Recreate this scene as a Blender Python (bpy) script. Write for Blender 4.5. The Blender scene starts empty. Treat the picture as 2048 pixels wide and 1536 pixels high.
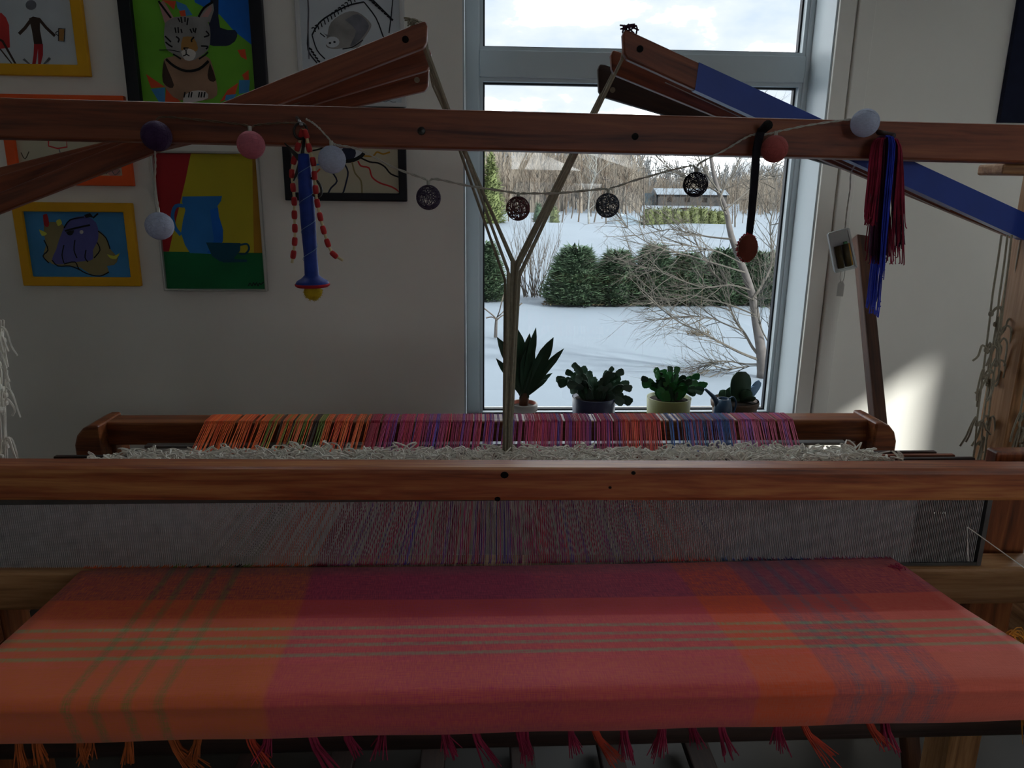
import bpy, math, random
from mathutils import Vector, Matrix, Euler
R = random.Random(7)
SC = bpy.context.scene
COL = SC.collection

# ---------------------------------------------------------------- camera, sky, sun, exposure
CAM = Vector((0.0, 0.0, 1.45))
F = 1470.0
YAW, PITCH, ROLL = math.radians(2.8), math.radians(14.3), math.radians(0.63)
fwd = Vector((math.sin(YAW) * math.cos(PITCH), math.cos(YAW) * math.cos(PITCH), -math.sin(PITCH)))
rgt = Vector((math.cos(YAW), -math.sin(YAW), 0.0))
upv = rgt.cross(fwd)
rg2 = rgt * math.cos(ROLL) + upv * math.sin(ROLL)
up2 = upv * math.cos(ROLL) - rgt * math.sin(ROLL)
cd = bpy.data.cameras.new('camera')
cam = bpy.data.objects.new('camera', cd)
COL.objects.link(cam)
cd.sensor_width = 36.0
cd.lens = F / 2048.0 * 36.0
cd.clip_start, cd.clip_end = 0.02, 2000
M = Matrix((rg2, up2, -fwd)).transposed().to_4x4()
M.translation = CAM
cam.matrix_world = M
SC.camera = cam

world = bpy.data.worlds.new('cloudy_sky')
SC.world = world
world.use_nodes = True
nt = world.node_tree
nt.nodes.clear()
wo = nt.nodes.new('ShaderNodeOutputWorld')
bg = nt.nodes.new('ShaderNodeBackground')
tc = nt.nodes.new('ShaderNodeTexCoord')
mp = nt.nodes.new('ShaderNodeMapping')
mp.inputs['Scale'].default_value = (2.2, 2.2, 5.0)
mp.inputs['Location'].default_value = (0.35, 0.1, 0.2)
nz = nt.nodes.new('ShaderNodeTexNoise')
nz.inputs['Scale'].default_value = 1.7
nz.inputs['Detail'].default_value = 6
nz.inputs['Roughness'].default_value = 0.55
rp = nt.nodes.new('ShaderNodeValToRGB')
rp.color_ramp.elements[0].position = 0.42
rp.color_ramp.elements[0].color = (0.152, 0.176, 0.212, 1)
rp.color_ramp.elements[1].position = 0.66
rp.color_ramp.elements[1].color = (3.1, 3.14, 3.2, 1)
e = rp.color_ramp.elements.new(0.53)
e.color = (0.20, 0.21, 0.222, 1)
nt.links.new(tc.outputs['Generated'], mp.inputs['Vector'])
nt.links.new(mp.outputs['Vector'], nz.inputs['Vector'])
nt.links.new(nz.outputs['Fac'], rp.inputs['Fac'])
nt.links.new(rp.outputs['Color'], bg.inputs['Color'])
bg.inputs['Strength'].default_value = 2.6
nt.links.new(bg.outputs['Background'], wo.inputs['Surface'])

sd = bpy.data.lights.new('sun', 'SUN')
sun = bpy.data.objects.new('sun', sd)
COL.objects.link(sun)
sd.energy = 4.8
sd.angle = math.radians(2.5)
sd.color = (1.0, 0.98, 0.93)
SUNDIR = Vector((-0.80, 0.60, -0.62)).normalized()
sun.rotation_euler = SUNDIR.to_track_quat('-Z', 'Y').to_euler()
sun.location = (4, -4, 6)

vs = SC.view_settings
vs.view_transform = 'Standard'
vs.look = 'None'
vs.exposure = 0.98
vs.gamma = 1.0
vs.use_curve_mapping = False
SC.cycles.use_denoising = True
SC.cycles.adaptive_threshold = 0.02
SC.cycles.max_bounces = 10
SC.cycles.diffuse_bounces = 6
SC.cycles.transparent_max_bounces = 24
SC.cycles.caustics_reflective = False
SC.cycles.caustics_refractive = False
SC.cycles.sample_clamp_indirect = 6

GROUND = -1.35            # garden level below the room floor


def ray(x, y):
    return (fwd * F + rg2 * (x - 1024.0) - up2 * (y - 768.0)).normalized()


def P(x, y, Y):           # point of the vertical plane Y seen at photo position x, y
    d = ray(x, y)
    return CAM + d * ((Y - CAM.y) / d.y)


def PZ(x, y, z):
    d = ray(x, y)
    return CAM + d * ((z - CAM.z) / d.z)


def G(x, y):
    return PZ(x, y, GROUND)


def px(p):                # size of one photo pixel at a point, in metres
    return (Vector(p) - CAM).dot(fwd) / F


# ---------------------------------------------------------------- materials
MATS = {}


def lin(c):
    def g(v):
        return v / 12.92 if v <= 0.04045 else ((v + 0.055) / 1.055) ** 2.4
    if isinstance(c, str):
        c = [int(c[i:i + 2], 16) / 255 for i in (0, 2, 4)]
    return tuple(g(v) for v in c)


def new_mat(name):
    m = bpy.data.materials.new(name)
    m.use_nodes = True
    b = m.node_tree.nodes['Principled BSDF']
    MATS[name] = m
    return m, b, m.node_tree


def plain(name, col, rough=0.7, var=0.12, scale=30.0, bump=0.0, spec=0.3, metal=0.0, coord='Object', alpha=None, sub=0.0):
    m, b, t = new_mat(name)
    c = lin(col) if isinstance(col, str) else col
    n = t.nodes.new('ShaderNodeTexNoise')
    n.inputs['Scale'].default_value = scale
    n.inputs['Detail'].default_value = 4
    tcn = t.nodes.new('ShaderNodeTexCoord')
    t.links.new(tcn.outputs[coord], n.inputs['Vector'])
    r = t.nodes.new('ShaderNodeValToRGB')
    r.color_ramp.elements[0].position = 0.3
    r.color_ramp.elements[1].position = 0.7
    r.color_ramp.elements[0].color = tuple(v * (1 - var) for v in c) + (1,)
    r.color_ramp.elements[1].color = tuple(min(1, v * (1 + var)) for v in c) + (1,)
    t.links.new(n.outputs['Fac'], r.inputs['Fac'])
    t.links.new(r.outputs['Color'], b.inputs['Base Color'])
    b.inputs['Roughness'].default_value = rough
    b.inputs['Metallic'].default_value = metal
    b.inputs['Specular IOR Level'].default_value = spec
    if bump:
        bn = t.nodes.new('ShaderNodeBump')
        bn.inputs['Strength'].default_value = bump
        bn.inputs['Distance'].default_value = 0.002
        t.links.new(n.outputs['Fac'], bn.inputs['Height'])
        t.links.new(bn.outputs['Normal'], b.inputs['Normal'])
    return m


def wood(name, dark, mid, light, rough=0.42, wear=0.0):
    m, b, t = new_mat(name)
    tcn = t.nodes.new('ShaderNodeTexCoord')
    oi = t.nodes.new('ShaderNodeObjectInfo')
    mpn = t.nodes.new('ShaderNodeMapping')
    mpn.inputs['Scale'].default_value = (1.0, 16.0, 16.0)
    ad = t.nodes.new('ShaderNodeVectorMath')
    t.links.new(tcn.outputs['Object'], ad.inputs[0])
    t.links.new(oi.outputs['Random'], ad.inputs[1])
    t.links.new(ad.outputs['Vector'], mpn.inputs['Vector'])
    n = t.nodes.new('ShaderNodeTexNoise')
    n.inputs['Scale'].default_value = 2.4
    n.inputs['Detail'].default_value = 7
    n.inputs['Roughness'].default_value = 0.62
    n.inputs['Distortion'].default_value = 0.8
    t.links.new(mpn.outputs['Vector'], n.inputs['Vector'])
    n2 = t.nodes.new('ShaderNodeTexNoise')
    n2.inputs['Scale'].default_value = 11.0
    n2.inputs['Detail'].default_value = 3
    t.links.new(mpn.outputs['Vector'], n2.inputs['Vector'])
    mx = t.nodes.new('ShaderNodeMath')
    mx.operation = 'MULTIPLY_ADD'
    mx.inputs[1].default_value = 0.35
    t.links.new(n2.outputs['Fac'], mx.inputs[0])
    t.links.new(n.outputs['Fac'], mx.inputs[2])
    r = t.nodes.new('ShaderNodeValToRGB')
    r.color_ramp.elements[0].position = 0.46
    r.color_ramp.elements[0].color = lin(dark) + (1,)
    r.color_ramp.elements[1].position = 0.98 - wear
    r.color_ramp.elements[1].color = lin(light) + (1,)
    e2 = r.color_ramp.elements.new(0.66)
    e2.color = lin(mid) + (1,)
    t.links.new(mx.outputs[0], r.inputs['Fac'])
    t.links.new(r.outputs['Color'], b.inputs['Base Color'])
    b.inputs['Roughness'].default_value = rough
    b.inputs['Specular IOR Level'].default_value = 0.45
    bn = t.nodes.new('ShaderNodeBump')
    bn.inputs['Strength'].default_value = 0.18
    bn.inputs['Distance'].default_value = 0.002
    t.links.new(mx.outputs[0], bn.inputs['Height'])
    t.links.new(bn.outputs['Normal'], b.inputs['Normal'])
    return m


wood('stained_pine', '4a2312', '7a4022', 'a56a3c', 0.38)
wood('worn_pine', '5c2c1a', '9a5230', 'c4864e', 0.4, 0.05)
wood('red_wood', '4e2216', '7c3e26', '9c5834', 0.5)
wood('raw_pine', '7c5232', 'a8784c', 'c8a076', 0.55)
wood('pole_wood', '2e1a10', '4c2c1c', '6a4228', 0.7)
wood('dark_wood', '1e120c', '33201a', '4a3226', 0.65)
plain('wall_paint', 'eae6de', 0.85, 0.03, 3.0, 0.03)
plain('ceiling_paint', 'eceae6', 0.9, 0.02, 3.0)
plain('floor_laminate', '2e2a26', 0.45, 0.2, 4.0)
plain('window_white', 'b9c2c6', 0.45, 0.02, 5.0, spec=0.4)
plain('gasket', '14151c', 0.5, 0.1)
plain('sill_white', 'c4ccd0', 0.35, 0.02)
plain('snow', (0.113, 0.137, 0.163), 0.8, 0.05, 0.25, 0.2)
plain('bark_pale', '4c4846', 0.85, 0.25, 9.0)
plain('twig', '4a433c', 0.85, 0.2, 6.0)
plain('twig_near', '48443e', 0.85, 0.2, 6.0)
plain('twig_brown', '483c30', 0.85, 0.25, 2.0)
plain('birch_bark', '72726e', 0.8, 0.3, 3.0)
plain('spruce_green', '2a3c28', 0.8, 0.45, 5.0)
plain('spruce_gold', '505933', 0.8, 0.35, 1.2)
plain('hedge_gold', '4a5130', 0.8, 0.35, 2.2)
plain('dry_grass', '484031', 0.9, 0.3, 6.0)
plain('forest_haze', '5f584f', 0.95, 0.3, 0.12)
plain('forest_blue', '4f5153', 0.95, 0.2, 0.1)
plain('shed_wall', '333333', 0.8, 0.15, 2.0)
plain('shed_dark', '26333a', 0.8, 0.15, 2.0)
plain('film_plastic', '72808b', 0.4, 0.08, 2.0)
plain('car_paint', '565e63', 0.3, 0.08, 2.0)
plain('cotton_cord', '8f8775', 0.85, 0.15, 120.0)
plain('cotton_white', 'ece8de', 0.9, 0.12, 90.0)
plain('steel', '8a8c8e', 0.3, 0.1, 60.0, metal=1.0)
plain('steel_dark', '3a3836', 0.35, 0.1, 60.0, metal=0.9)
plain('reed_steel', 'b4aeae', 0.5, 0.15, 60.0, metal=0.2)
plain('reed_frame', '4a4744', 0.6, 0.12, 30.0)
plain('blue_tape', '1c3f9c', 0.4, 0.08, 14.0, spec=0.4)
plain('clear_wire', 'b8b4a8', 0.4, 0.1, 60.0)
plain('brown_wire', '6e5846', 0.5, 0.1, 60.0)
plain('hole_dark', '0b0706', 0.9, 0.1)
plain('terracotta', '9a4c38', 0.7, 0.15, 20.0)
plain('glaze_white', 'b9b4ac', 0.4, 0.06, 12.0)
plain('pot_navy', '23264a', 0.35, 0.1, 10.0, spec=0.5)
plain('pot_olive', '8d8f5c', 0.45, 0.06, 10.0)
plain('pot_brown', '5c4636', 0.55, 0.25, 25.0, 0.3)
plain('soil', '2a2018', 0.95, 0.4, 60.0, 0.6)
plain('leaf_dark', '2c4a34', 0.45, 0.25, 14.0, spec=0.4)
plain('leaf_edge', '6f8a58', 0.5, 0.2, 14.0)
plain('leaf_green', '2f7a3c', 0.4, 0.2, 14.0, spec=0.5)
plain('leaf_grey', '4f6a58', 0.45, 0.2, 14.0, spec=0.4)
plain('leaf_blue', '6f8fae', 0.35, 0.15, 14.0)
plain('can_teal', '2a4a66', 0.35, 0.12, 14.0, spec=0.5)
plain('felt_blue', '173286', 0.55, 0.25, 40.0, 0.3)
plain('felt_red', 'a8202c', 0.85, 0.15, 60.0, 0.3)
plain('felt_yellow', 'b8a020', 0.9, 0.25, 60.0, 0.4)
plain('bead_red', 'b02a2a', 0.7, 0.15, 60.0)
plain('bead_cream', 'cdbb90', 0.8, 0.1, 60.0)
plain('felt_black', '17141c', 0.95, 0.25, 80.0, 0.4)
plain('felt_brown', '6e3428', 0.9, 0.15, 60.0, 0.3)
plain('yarn_crimson', '8a2038', 0.85, 0.3, 30.0)
plain('yarn_plum', '431a34', 0.85, 0.3, 30.0)
plain('yarn_blue', '2a3aae', 0.8, 0.3, 30.0)
plain('box_clear', 'c8ccc6', 0.25, 0.05, 20.0, spec=0.6)
plain('battery', '4e4630', 0.35, 0.15, 20.0, metal=0.4)
plain('battery_gold', 'c09040', 0.3, 0.1, 20.0, metal=0.8)
plain('tag_white', 'b4b2aa', 0.8, 0.04)
plain('navy_cloth', '14182e', 0.9, 0.2, 30.0)
plain('frame_yellow', 'e0a410', 0.5, 0.06, 8.0)
plain('frame_orange', 'ef5a20', 0.5, 0.06, 8.0)
plain('frame_black', '12131c', 0.45, 0.1, 8.0)
plain('frame_metal', 'b6b4ae', 0.35, 0.05, 8.0, metal=0.5)
plain('frame_white', 'c9c9c9', 0.5, 0.03, 8.0)
plain('paper', 'c6ccd2', 0.8, 0.03, 6.0)
plain('paper_cream', 'c4bca4', 0.8, 0.04, 6.0)
plain('paint_lime', '6aae30', 0.6, 0.1, 9.0)
plain('paint_blue', '1068c8', 0.6, 0.12, 9.0)
plain('paint_navy', '20263e', 0.6, 0.15, 9.0)
plain('paint_red', 'c03030', 0.6, 0.1, 9.0)
plain('paint_orange', 'd8502c', 0.6, 0.1, 9.0)
plain('paint_sky', '3f86bc', 0.6, 0.1, 9.0)
plain('paint_grey', '8f8c8a', 0.6, 0.22, 14.0)
plain('paint_tan', '9c7a62', 0.6, 0.2, 12.0)
plain('paint_ochre', 'a87a40', 0.6, 0.12, 12.0)
plain('paint_brown', '3c2a22', 0.6, 0.15, 12.0)
plain('paint_white', 'cfc8c2', 0.6, 0.06, 12.0)
plain('paint_pink', 'b48a86', 0.6, 0.1, 12.0)
plain('paint_black', '0c0c10', 0.6, 0.1, 12.0)
plain('paint_yellow', 'bcae28', 0.6, 0.08, 8.0)
plain('paint_mustard', 'b08020', 0.6, 0.1, 8.0)
plain('paint_crimson', 'a82028', 0.6, 0.08, 8.0)
plain('paint_green', '0a6a3a', 0.6, 0.12, 8.0)
plain('paint_cyanblue', '2a78c0', 0.6, 0.12, 8.0)
plain('paint_teal', '0c4a60', 0.6, 0.12, 8.0)
plain('paint_violet', '5a5a9c', 0.6, 0.12, 10.0)
plain('paint_sand', '8c8058', 0.6, 0.12, 10.0)
plain('paint_lemon', 'c8c84a', 0.6, 0.1, 10.0)
plain('ink_grey', '6c6c74', 0.7, 0.3, 20.0)
plain('ink_black', '1c1c24', 0.7, 0.2, 20.0)


def ball_mat(name, col, tr=0.25):
    m, b, t = new_mat(name)
    n = t.nodes.new('ShaderNodeTexNoise')
    n.inputs['Scale'].default_value = 160
    tcn = t.nodes.new('ShaderNodeTexCoord')
    mpn = t.nodes.new('ShaderNodeMapping')
    mpn.inputs['Scale'].default_value = (1, 1, 3)
    t.links.new(tcn.outputs['Object'], mpn.inputs['Vector'])
    t.links.new(mpn.outputs['Vector'], n.inputs['Vector'])
    r = t.nodes.new('ShaderNodeValToRGB')
    c = lin(col)
    r.color_ramp.elements[0].color = tuple(v * 0.8 for v in c) + (1,)
    r.color_ramp.elements[1].color = tuple(min(1, v * 1.15) for v in c) + (1,)
    t.links.new(n.outputs['Fac'], r.inputs['Fac'])
    t.links.new(r.outputs['Color'], b.inputs['Base Color'])
    b.inputs['Roughness'].default_value = 0.7
    tl = t.nodes.new('ShaderNodeBsdfTranslucent')
    t.links.new(r.outputs['Color'], tl.inputs['Color'])
    mix = t.nodes.new('ShaderNodeMixShader')
    mix.inputs[0].default_value = tr
    out = t.nodes['Material Output']
    t.links.new(b.outputs[0], mix.inputs[1])
    t.links.new(tl.outputs[0], mix.inputs[2])
    t.links.new(mix.outputs[0], out.inputs['Surface'])
    bn = t.nodes.new('ShaderNodeBump')
    bn.inputs['Strength'].default_value = 0.3
    bn.inputs['Distance'].default_value = 0.001
    t.links.new(n.outputs['Fac'], bn.inputs['Height'])
    t.links.new(bn.outputs['Normal'], b.inputs['Normal'])
    return m


ball_mat('ball_white', 'd6dcee', 0.35)
ball_mat('ball_pink', 'e08494', 0.3)
ball_mat('ball_coral', 'c4605c', 0.3)
ball_mat('ball_purple', '3a1a4a', 0.1)
ball_mat('lace_purple', '4a3c58', 0.2)
ball_mat('lace_red', '6a3034', 0.2)
ball_mat('lace_grey', '4a5262', 0.2)
ball_mat('lace_black', '2a2634', 0.2)

# glass: a clear pane with a weak reflection
m, b, t = new_mat('glass')
tr_ = t.nodes.new('ShaderNodeBsdfTransparent')
tr_.inputs[0].default_value = (0.96, 0.98, 0.98, 1)
gl_ = t.nodes.new('ShaderNodeBsdfGlossy')
gl_.inputs['Roughness'].default_value = 0.02
mx_ = t.nodes.new('ShaderNodeMixShader')
mx_.inputs[0].default_value = 0.02
t.links.new(tr_.outputs[0], mx_.inputs[1])
t.links.new(gl_.outputs[0], mx_.inputs[2])
t.links.new(mx_.outputs[0], t.nodes['Material Output'].inputs['Surface'])

# coloured threads: colour stored per thread
m, b, t = new_mat('warp_thread')
at_ = t.nodes.new('ShaderNodeAttribute')
at_.attribute_name = 'thread'
t.links.new(at_.outputs['Color'], b.inputs['Base Color'])
b.inputs['Roughness'].default_value = 0.75
b.inputs['Specular IOR Level'].default_value = 0.25


# ---------------------------------------------------------------- mesh helpers
class MB:
    def __init__(self):
        self.v, self.f, self.mi, self.sm = [], [], [], []
        self.mats = []
        self.cols = []          # colour per vertex, optional
        self.cur = 0
        self.smooth = False
        self.col = None

    def use(self, mat):
        if mat not in self.mats:
            self.mats.append(mat)
        self.cur = self.mats.index(mat)
        return self

    def vert(self, p):
        self.v.append(tuple(p))
        self.cols.append(self.col)
        return len(self.v) - 1

    def face(self, idx):
        self.f.append(tuple(idx))
        self.mi.append(self.cur)
        self.sm.append(self.smooth)

    def poly(self, pts):
        self.face([self.vert(p) for p in pts])

    def box(self, lo, hi):
        (x0, y0, z0), (x1, y1, z1) = lo, hi
        i = [self.vert(p) for p in ((x0, y0, z0), (x1, y0, z0), (x1, y1, z0), (x0, y1, z0), (x0, y0, z1), (x1, y0, z1), (x1, y1, z1), (x0, y1, z1))]
        for q in ((0, 3, 2, 1), (4, 5, 6, 7), (0, 1, 5, 4), (1, 2, 6, 5), (2, 3, 7, 6), (3, 0, 4, 7)):
            self.face([i[k] for k in q])

    def obox(self, p1, p2, w, h, up=(0, 0, 1)):
        p1, p2, up = Vector(p1), Vector(p2), Vector(up)
        a = (p2 - p1).normalized()
        s = a.cross(up).normalized() * (w / 2)
        u = s.normalized().cross(a).normalized() * (h / 2)
        i = [self.vert(p) for p in (p1 - s - u, p1 + s - u, p1 + s + u, p1 - s + u, p2 - s - u, p2 + s - u, p2 + s + u, p2 - s + u)]
        for q in ((0, 1, 2, 3), (7, 6, 5, 4), (0, 4, 5, 1), (1, 5, 6, 2), (2, 6, 7, 3), (3, 7, 4, 0)):
            self.face([i[k] for k in q])

    def tube(self, path, r, n=6, cap=True, closed=False, flat=1.0):
        path = [Vector(p) for p in path]
        N = len(path)
        rs = r if isinstance(r, (list, tuple)) else [r] * N
        tang = []
        for k in range(N):
            if closed:
                d = path[(k + 1) % N] - path[k - 1]
            else:
                d = path[min(k + 1, N - 1)] - path[max(k - 1, 0)]
            tang.append(d.normalized() if d.length > 1e-9 else Vector((0, 0, 1)))
        ref = Vector((0, 0, 1)) if abs(tang[0].z) < 0.9 else Vector((1, 0, 0))
        s = tang[0].cross(ref).normalized()
        rings = []
        for k in range(N):
            s = s - tang[k] * s.dot(tang[k])
            if s.length < 1e-6:
                s = tang[k].orthogonal()
            s.normalize()
            u = tang[k].cross(s)
            ring = []
            for j in range(n):
                a = 2 * math.pi * j / n
                ring.append(self.vert(path[k] + s * (math.cos(a) * rs[k]) + u * (math.sin(a) * rs[k] * flat)))
            rings.append(ring)
        for k in range(N if closed else N - 1):
            A, B = rings[k], rings[(k + 1) % N]
            for j in range(n):
                self.face((A[j], A[(j + 1) % n], B[(j + 1) % n], B[j]))
        if cap and not closed:
            self.face(tuple(reversed(rings[0])))
            self.face(tuple(rings[-1]))

    def lathe(self, prof, n=24, origin=(0, 0, 0), axis=None, sx=1.0, sy=1.0):
        o = Vector(origin)
        if axis is None:
            Q = Matrix.Identity(3)
        else:
            Q = Vector(axis).normalized().to_track_quat('Z', 'Y').to_matrix()
        rings = []
        for (r, z) in prof:
            if r < 1e-6:
                rings.append([self.vert(o + Q @ Vector((0, 0, z)))])
            else:
                rings.append([self.vert(o + Q @ Vector((math.cos(2 * math.pi * j / n) * r * sx, math.sin(2 * math.pi * j / n) * r * sy, z))) for j in range(n)])
        for A, B in zip(rings, rings[1:]):
            for j in range(n):
                k = (j + 1) % n
                if len(A) == 1 and len(B) == 1:
                    continue
                if len(A) == 1:
                    self.face((A[0], B[k], B[j]))
                elif len(B) == 1:
                    self.face((A[j], A[k], B[0]))
                else:
                    self.face((A[j], A[k], B[k], B[j]))

    def prism(self, pts, off):
        off = Vector(off)
        a = [self.vert(p) for p in pts]
        b_ = [self.vert(Vector(p) + off) for p in pts]
        self.face(a)
        self.face(list(reversed(b_)))
        n = len(pts)
        for i in range(n):
            self.face((a[i], b_[i], b_[(i + 1) % n], a[(i + 1) % n]))

    def mesh(self, name):
        me = bpy.data.meshes.new(name)
        me.from_pydata(self.v, [], self.f)
        for mn in self.mats:
            me.materials.append(MATS[mn])
        me.polygons.foreach_set('material_index', self.mi)
        me.polygons.foreach_set('use_smooth', self.sm)
        if any(c is not None for c in self.cols):
            ca = me.color_attributes.new('thread', 'FLOAT_COLOR', 'POINT')
            flat = []
            for c in self.cols:
                flat.extend((c or (0.5, 0.5, 0.5)) + (1.0,))
            ca.data.foreach_set('color', flat)
        me.update()
        return me


BASE = {}


def tag(o, label=None, cat=None, group=None, kind=None):
    if label:
        o['label'] = label
    if cat:
        o['category'] = cat
    if group:
        o['group'] = group
    if kind:
        o['kind'] = kind
    return o


def thing(name, loc, label, cat, group=None, kind=None):
    o = bpy.data.objects.new(name, None)
    o.empty_display_size = 0.05
    COL.objects.link(o)
    o.location = loc
    BASE[o.name] = tuple(loc)
    return tag(o, label, cat, group, kind)


def obj(name, mb, parent=None, label=None, cat=None, group=None, kind=None, loc=None):
    """one mesh object; verts in world space, or relative to loc"""
    me = mb.mesh(name) if isinstance(mb, MB) else mb
    o = bpy.data.objects.new(name, me)
    if loc is None:
        BASE[o.name] = (0, 0, 0)
    else:
        o.location = loc
        BASE[o.name] = (0, 0, 0) if parent is None else (0, 0, 0)
        if parent is None:
            BASE[o.name] = tuple(loc)
    if parent is not None and loc is not None:
        BASE[o.name] = (0, 0, 0)
    COL.objects.link(o)
    if parent is not None:
        pb = Vector(BASE[parent.name])
        o.parent = parent
        o.matrix_parent_inverse = Matrix.Translation(-pb)
    return tag(o, label, cat, group, kind)


def bevel(o, w=0.004, seg=2):
    md = o.modifiers.new('bevel', 'BEVEL')
    md.width = w
    md.segments = seg
    md.limit_method = 'ANGLE'
    return o


def beam(name, p1, p2, w, h, mat, parent=None, up=(0, 0, 1), bev=0.004, **kw):
    """squared timber from p1 to p2 with its grain along its length"""
    p1, p2, up = Vector(p1), Vector(p2), Vector(up)
    a = (p2 - p1).normalized()
    s = up.cross(a).normalized()
    u = a.cross(s).normalized()
    L = (p2 - p1).length
    mb = MB().use(mat)
    mb.box((-L / 2, -w / 2, -h / 2), (L / 2, w / 2, h / 2))
    o = bpy.data.objects.new(name, mb.mesh(name))
    COL.objects.link(o)
    Mx = Matrix((a, s, u)).transposed().to_4x4()
    Mx.translation = (p1 + p2) / 2
    BASE[o.name] = tuple(Mx.translation)
    if parent is not None:
        o.parent = parent
        o.matrix_parent_inverse = Matrix.Translation(-Vector(BASE[parent.name]))
    o.matrix_basis = Mx
    tag(o, kw.get('label'), kw.get('cat'), kw.get('group'), kw.get('kind'))
    if bev:
        bevel(o, bev)
    return o


def struct(name, mb):
    return obj(name, mb, kind='structure')


def lerp(a, b_, t_):
    return a + (b_ - a) * t_


def smooth_path(pts, n=6):
    """Catmull-Rom through the points"""
    pts = [Vector(p) for p in pts]
    out = []
    for i in range(len(pts) - 1):
        p0, p1, p2, p3 = pts[max(i - 1, 0)], pts[i], pts[i + 1], pts[min(i + 2, len(pts) - 1)]
        for k in range(n):
            t_ = k / n
            out.append(0.5 * ((2 * p1) + (p2 - p0) * t_ + (2 * p0 - 5 * p1 + 4 * p2 - p3) * t_ ** 2 + (3 * p1 - p0 - 3 * p2 + p3) * t_ ** 3))
    out.append(pts[-1])
    return out


# ================================================================ THE ROOM
WY = 2.50                              # inner face of the window wall
REC = 0.155                            # depth of the window recess
XL, XR, YB, ZC = -3.2, 3.2, -4.4, 3.6
WX0 = P(927, 450, WY).x                # opening in the window wall
WX1 = P(1629, 450, WY).x
SILL = P(1250, 851, WY).z
HEAD = 2.46
CLX0, CLX1, CLZ0, CLZ1 = -1.5, 2.9, 2.6, 3.5    # clerestory added above the view to light the cloth top


def wall_with_holes(name, axis, a0, a1, z0, z1, c0, c1, hz0, hz1, holes):
    """wall slab along axis ('x' or 'y') with window openings at one height"""
    mb = MB().use('wall_paint')

    def bx(s0, s1, q0, q1):
        if axis == 'x':
            mb.box((s0, c0, q0), (s1, c1, q1))
        else:
            mb.box((c0, s0, q0), (c1, s1, q1))
    bx(a0, a1, z0, hz0)
    bx(a0, a1, hz1, z1)
    e_ = a0
    for h0, h1 in holes:
        bx(e_, h0, hz0, hz1)
        e_ = h1
    bx(e_, a1, hz0, hz1)
    return struct(name, mb)


mb = MB().use('wall_paint')
WO = WY + 0.25
for x0_, x1_, z0_, z1_ in ((XL - .3, XR + .3, GROUND, SILL), (XL - .3, WX0, SILL, HEAD), (WX1, 2.28, SILL, HEAD), (3.1, XR + .3, SILL, HEAD), (XL - .3, XR + .3, HEAD, CLZ0), (XL - .3, CLX0, CLZ0, CLZ1), (CLX1, XR + .3, CLZ0, CLZ1), (XL - .3, XR + .3, CLZ1, ZC + .3)):
    mb.box((x0_, WY, z0_), (x1_, WO, z1_))
struct('wall_front', mb)
RY0, RY1, RZ0, RZ1 = 0.70, 1.305, 1.72, 2.34      # window in the right-hand wall
mb = MB().use('wall_paint')
R3Y0, R3Y1 = -2.3, -1.4
for y0_, y1_, z0_, z1_ in ((YB - .3, WY, GROUND, 0.85), (YB - .3, R3Y0, 0.85, RZ1), (R3Y1, RY0, 0.85, RZ1), (RY0, RY1, 0.85, RZ0), (RY1, WY, 0.85, RZ1), (YB - .3, WY, RZ1, ZC + .3)):
    mb.box((XR, y0_, z0_), (XR + .3, y1_, z1_))
struct('wall_right', mb)
mb = MB().use('wall_paint')
mb.box((XL - 0.3, YB - 0.3, GROUND), (XL, WY, ZC + 0.3))
struct('wall_left', mb)
BACKW = ((0.4, 2.2),)
wall_with_holes('wall_back', 'x', XL, XR, GROUND, ZC + 0.3, YB - 0.3, YB, 0.9, 2.5, BACKW)
mb = MB().use('floor_laminate')
mb.box((XL, YB, -0.2), (XR, WY, 0.0))
struct('floor', mb)
mb = MB().use('ceiling_paint')
mb.box((XL, YB, ZC), (XR, WY, ZC + 0.3))
struct('ceiling', mb)

# window_1: frame, transom, two sashes, panes, gaskets, sill
FY = WY + REC                          # face of the window frame
win = thing('window_1', ((WX0 + WX1) / 2, FY, SILL), None, None, kind='structure')
GX0 = P(959, 450, FY + 0.03).x
GX1 = P(1571, 450, FY + 0.03).x
TZ1 = P(1280, 106, FY).z               # transom top and bottom
TZ0 = P(1280, 160, FY).z
GZ0 = P(1250, 826, FY + 0.03).z
fw_ = 0.03
bevel(obj('frame_stile', (lambda q: (q.use('window_white').box((WX0, FY, SILL), (GX0, FY + 0.09, HEAD)), q)[1])(MB()), win), 0.003)
bevel(obj('frame_stile', (lambda q: (q.use('window_white').box((GX1, FY, SILL), (WX1, FY + 0.09, HEAD)), q)[1])(MB()), win), 0.003)
bevel(obj('transom', (lambda q: (q.use('window_white').box((GX0, FY - 0.004, TZ0), (GX1, FY + 0.09, TZ1)), q)[1])(MB()), win), 0.003)
bevel(obj('frame_rail', (lambda q: (q.use('window_white').box((GX0, FY, SILL), (GX1, FY + 0.09, GZ0)), q)[1])(MB()), win), 0.003)
bevel(obj('frame_rail', (lambda q: (q.use('window_white').box((GX0, FY, HEAD - 0.06), (GX1, FY + 0.09, HEAD)), q)[1])(MB()), win), 0.003)
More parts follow.
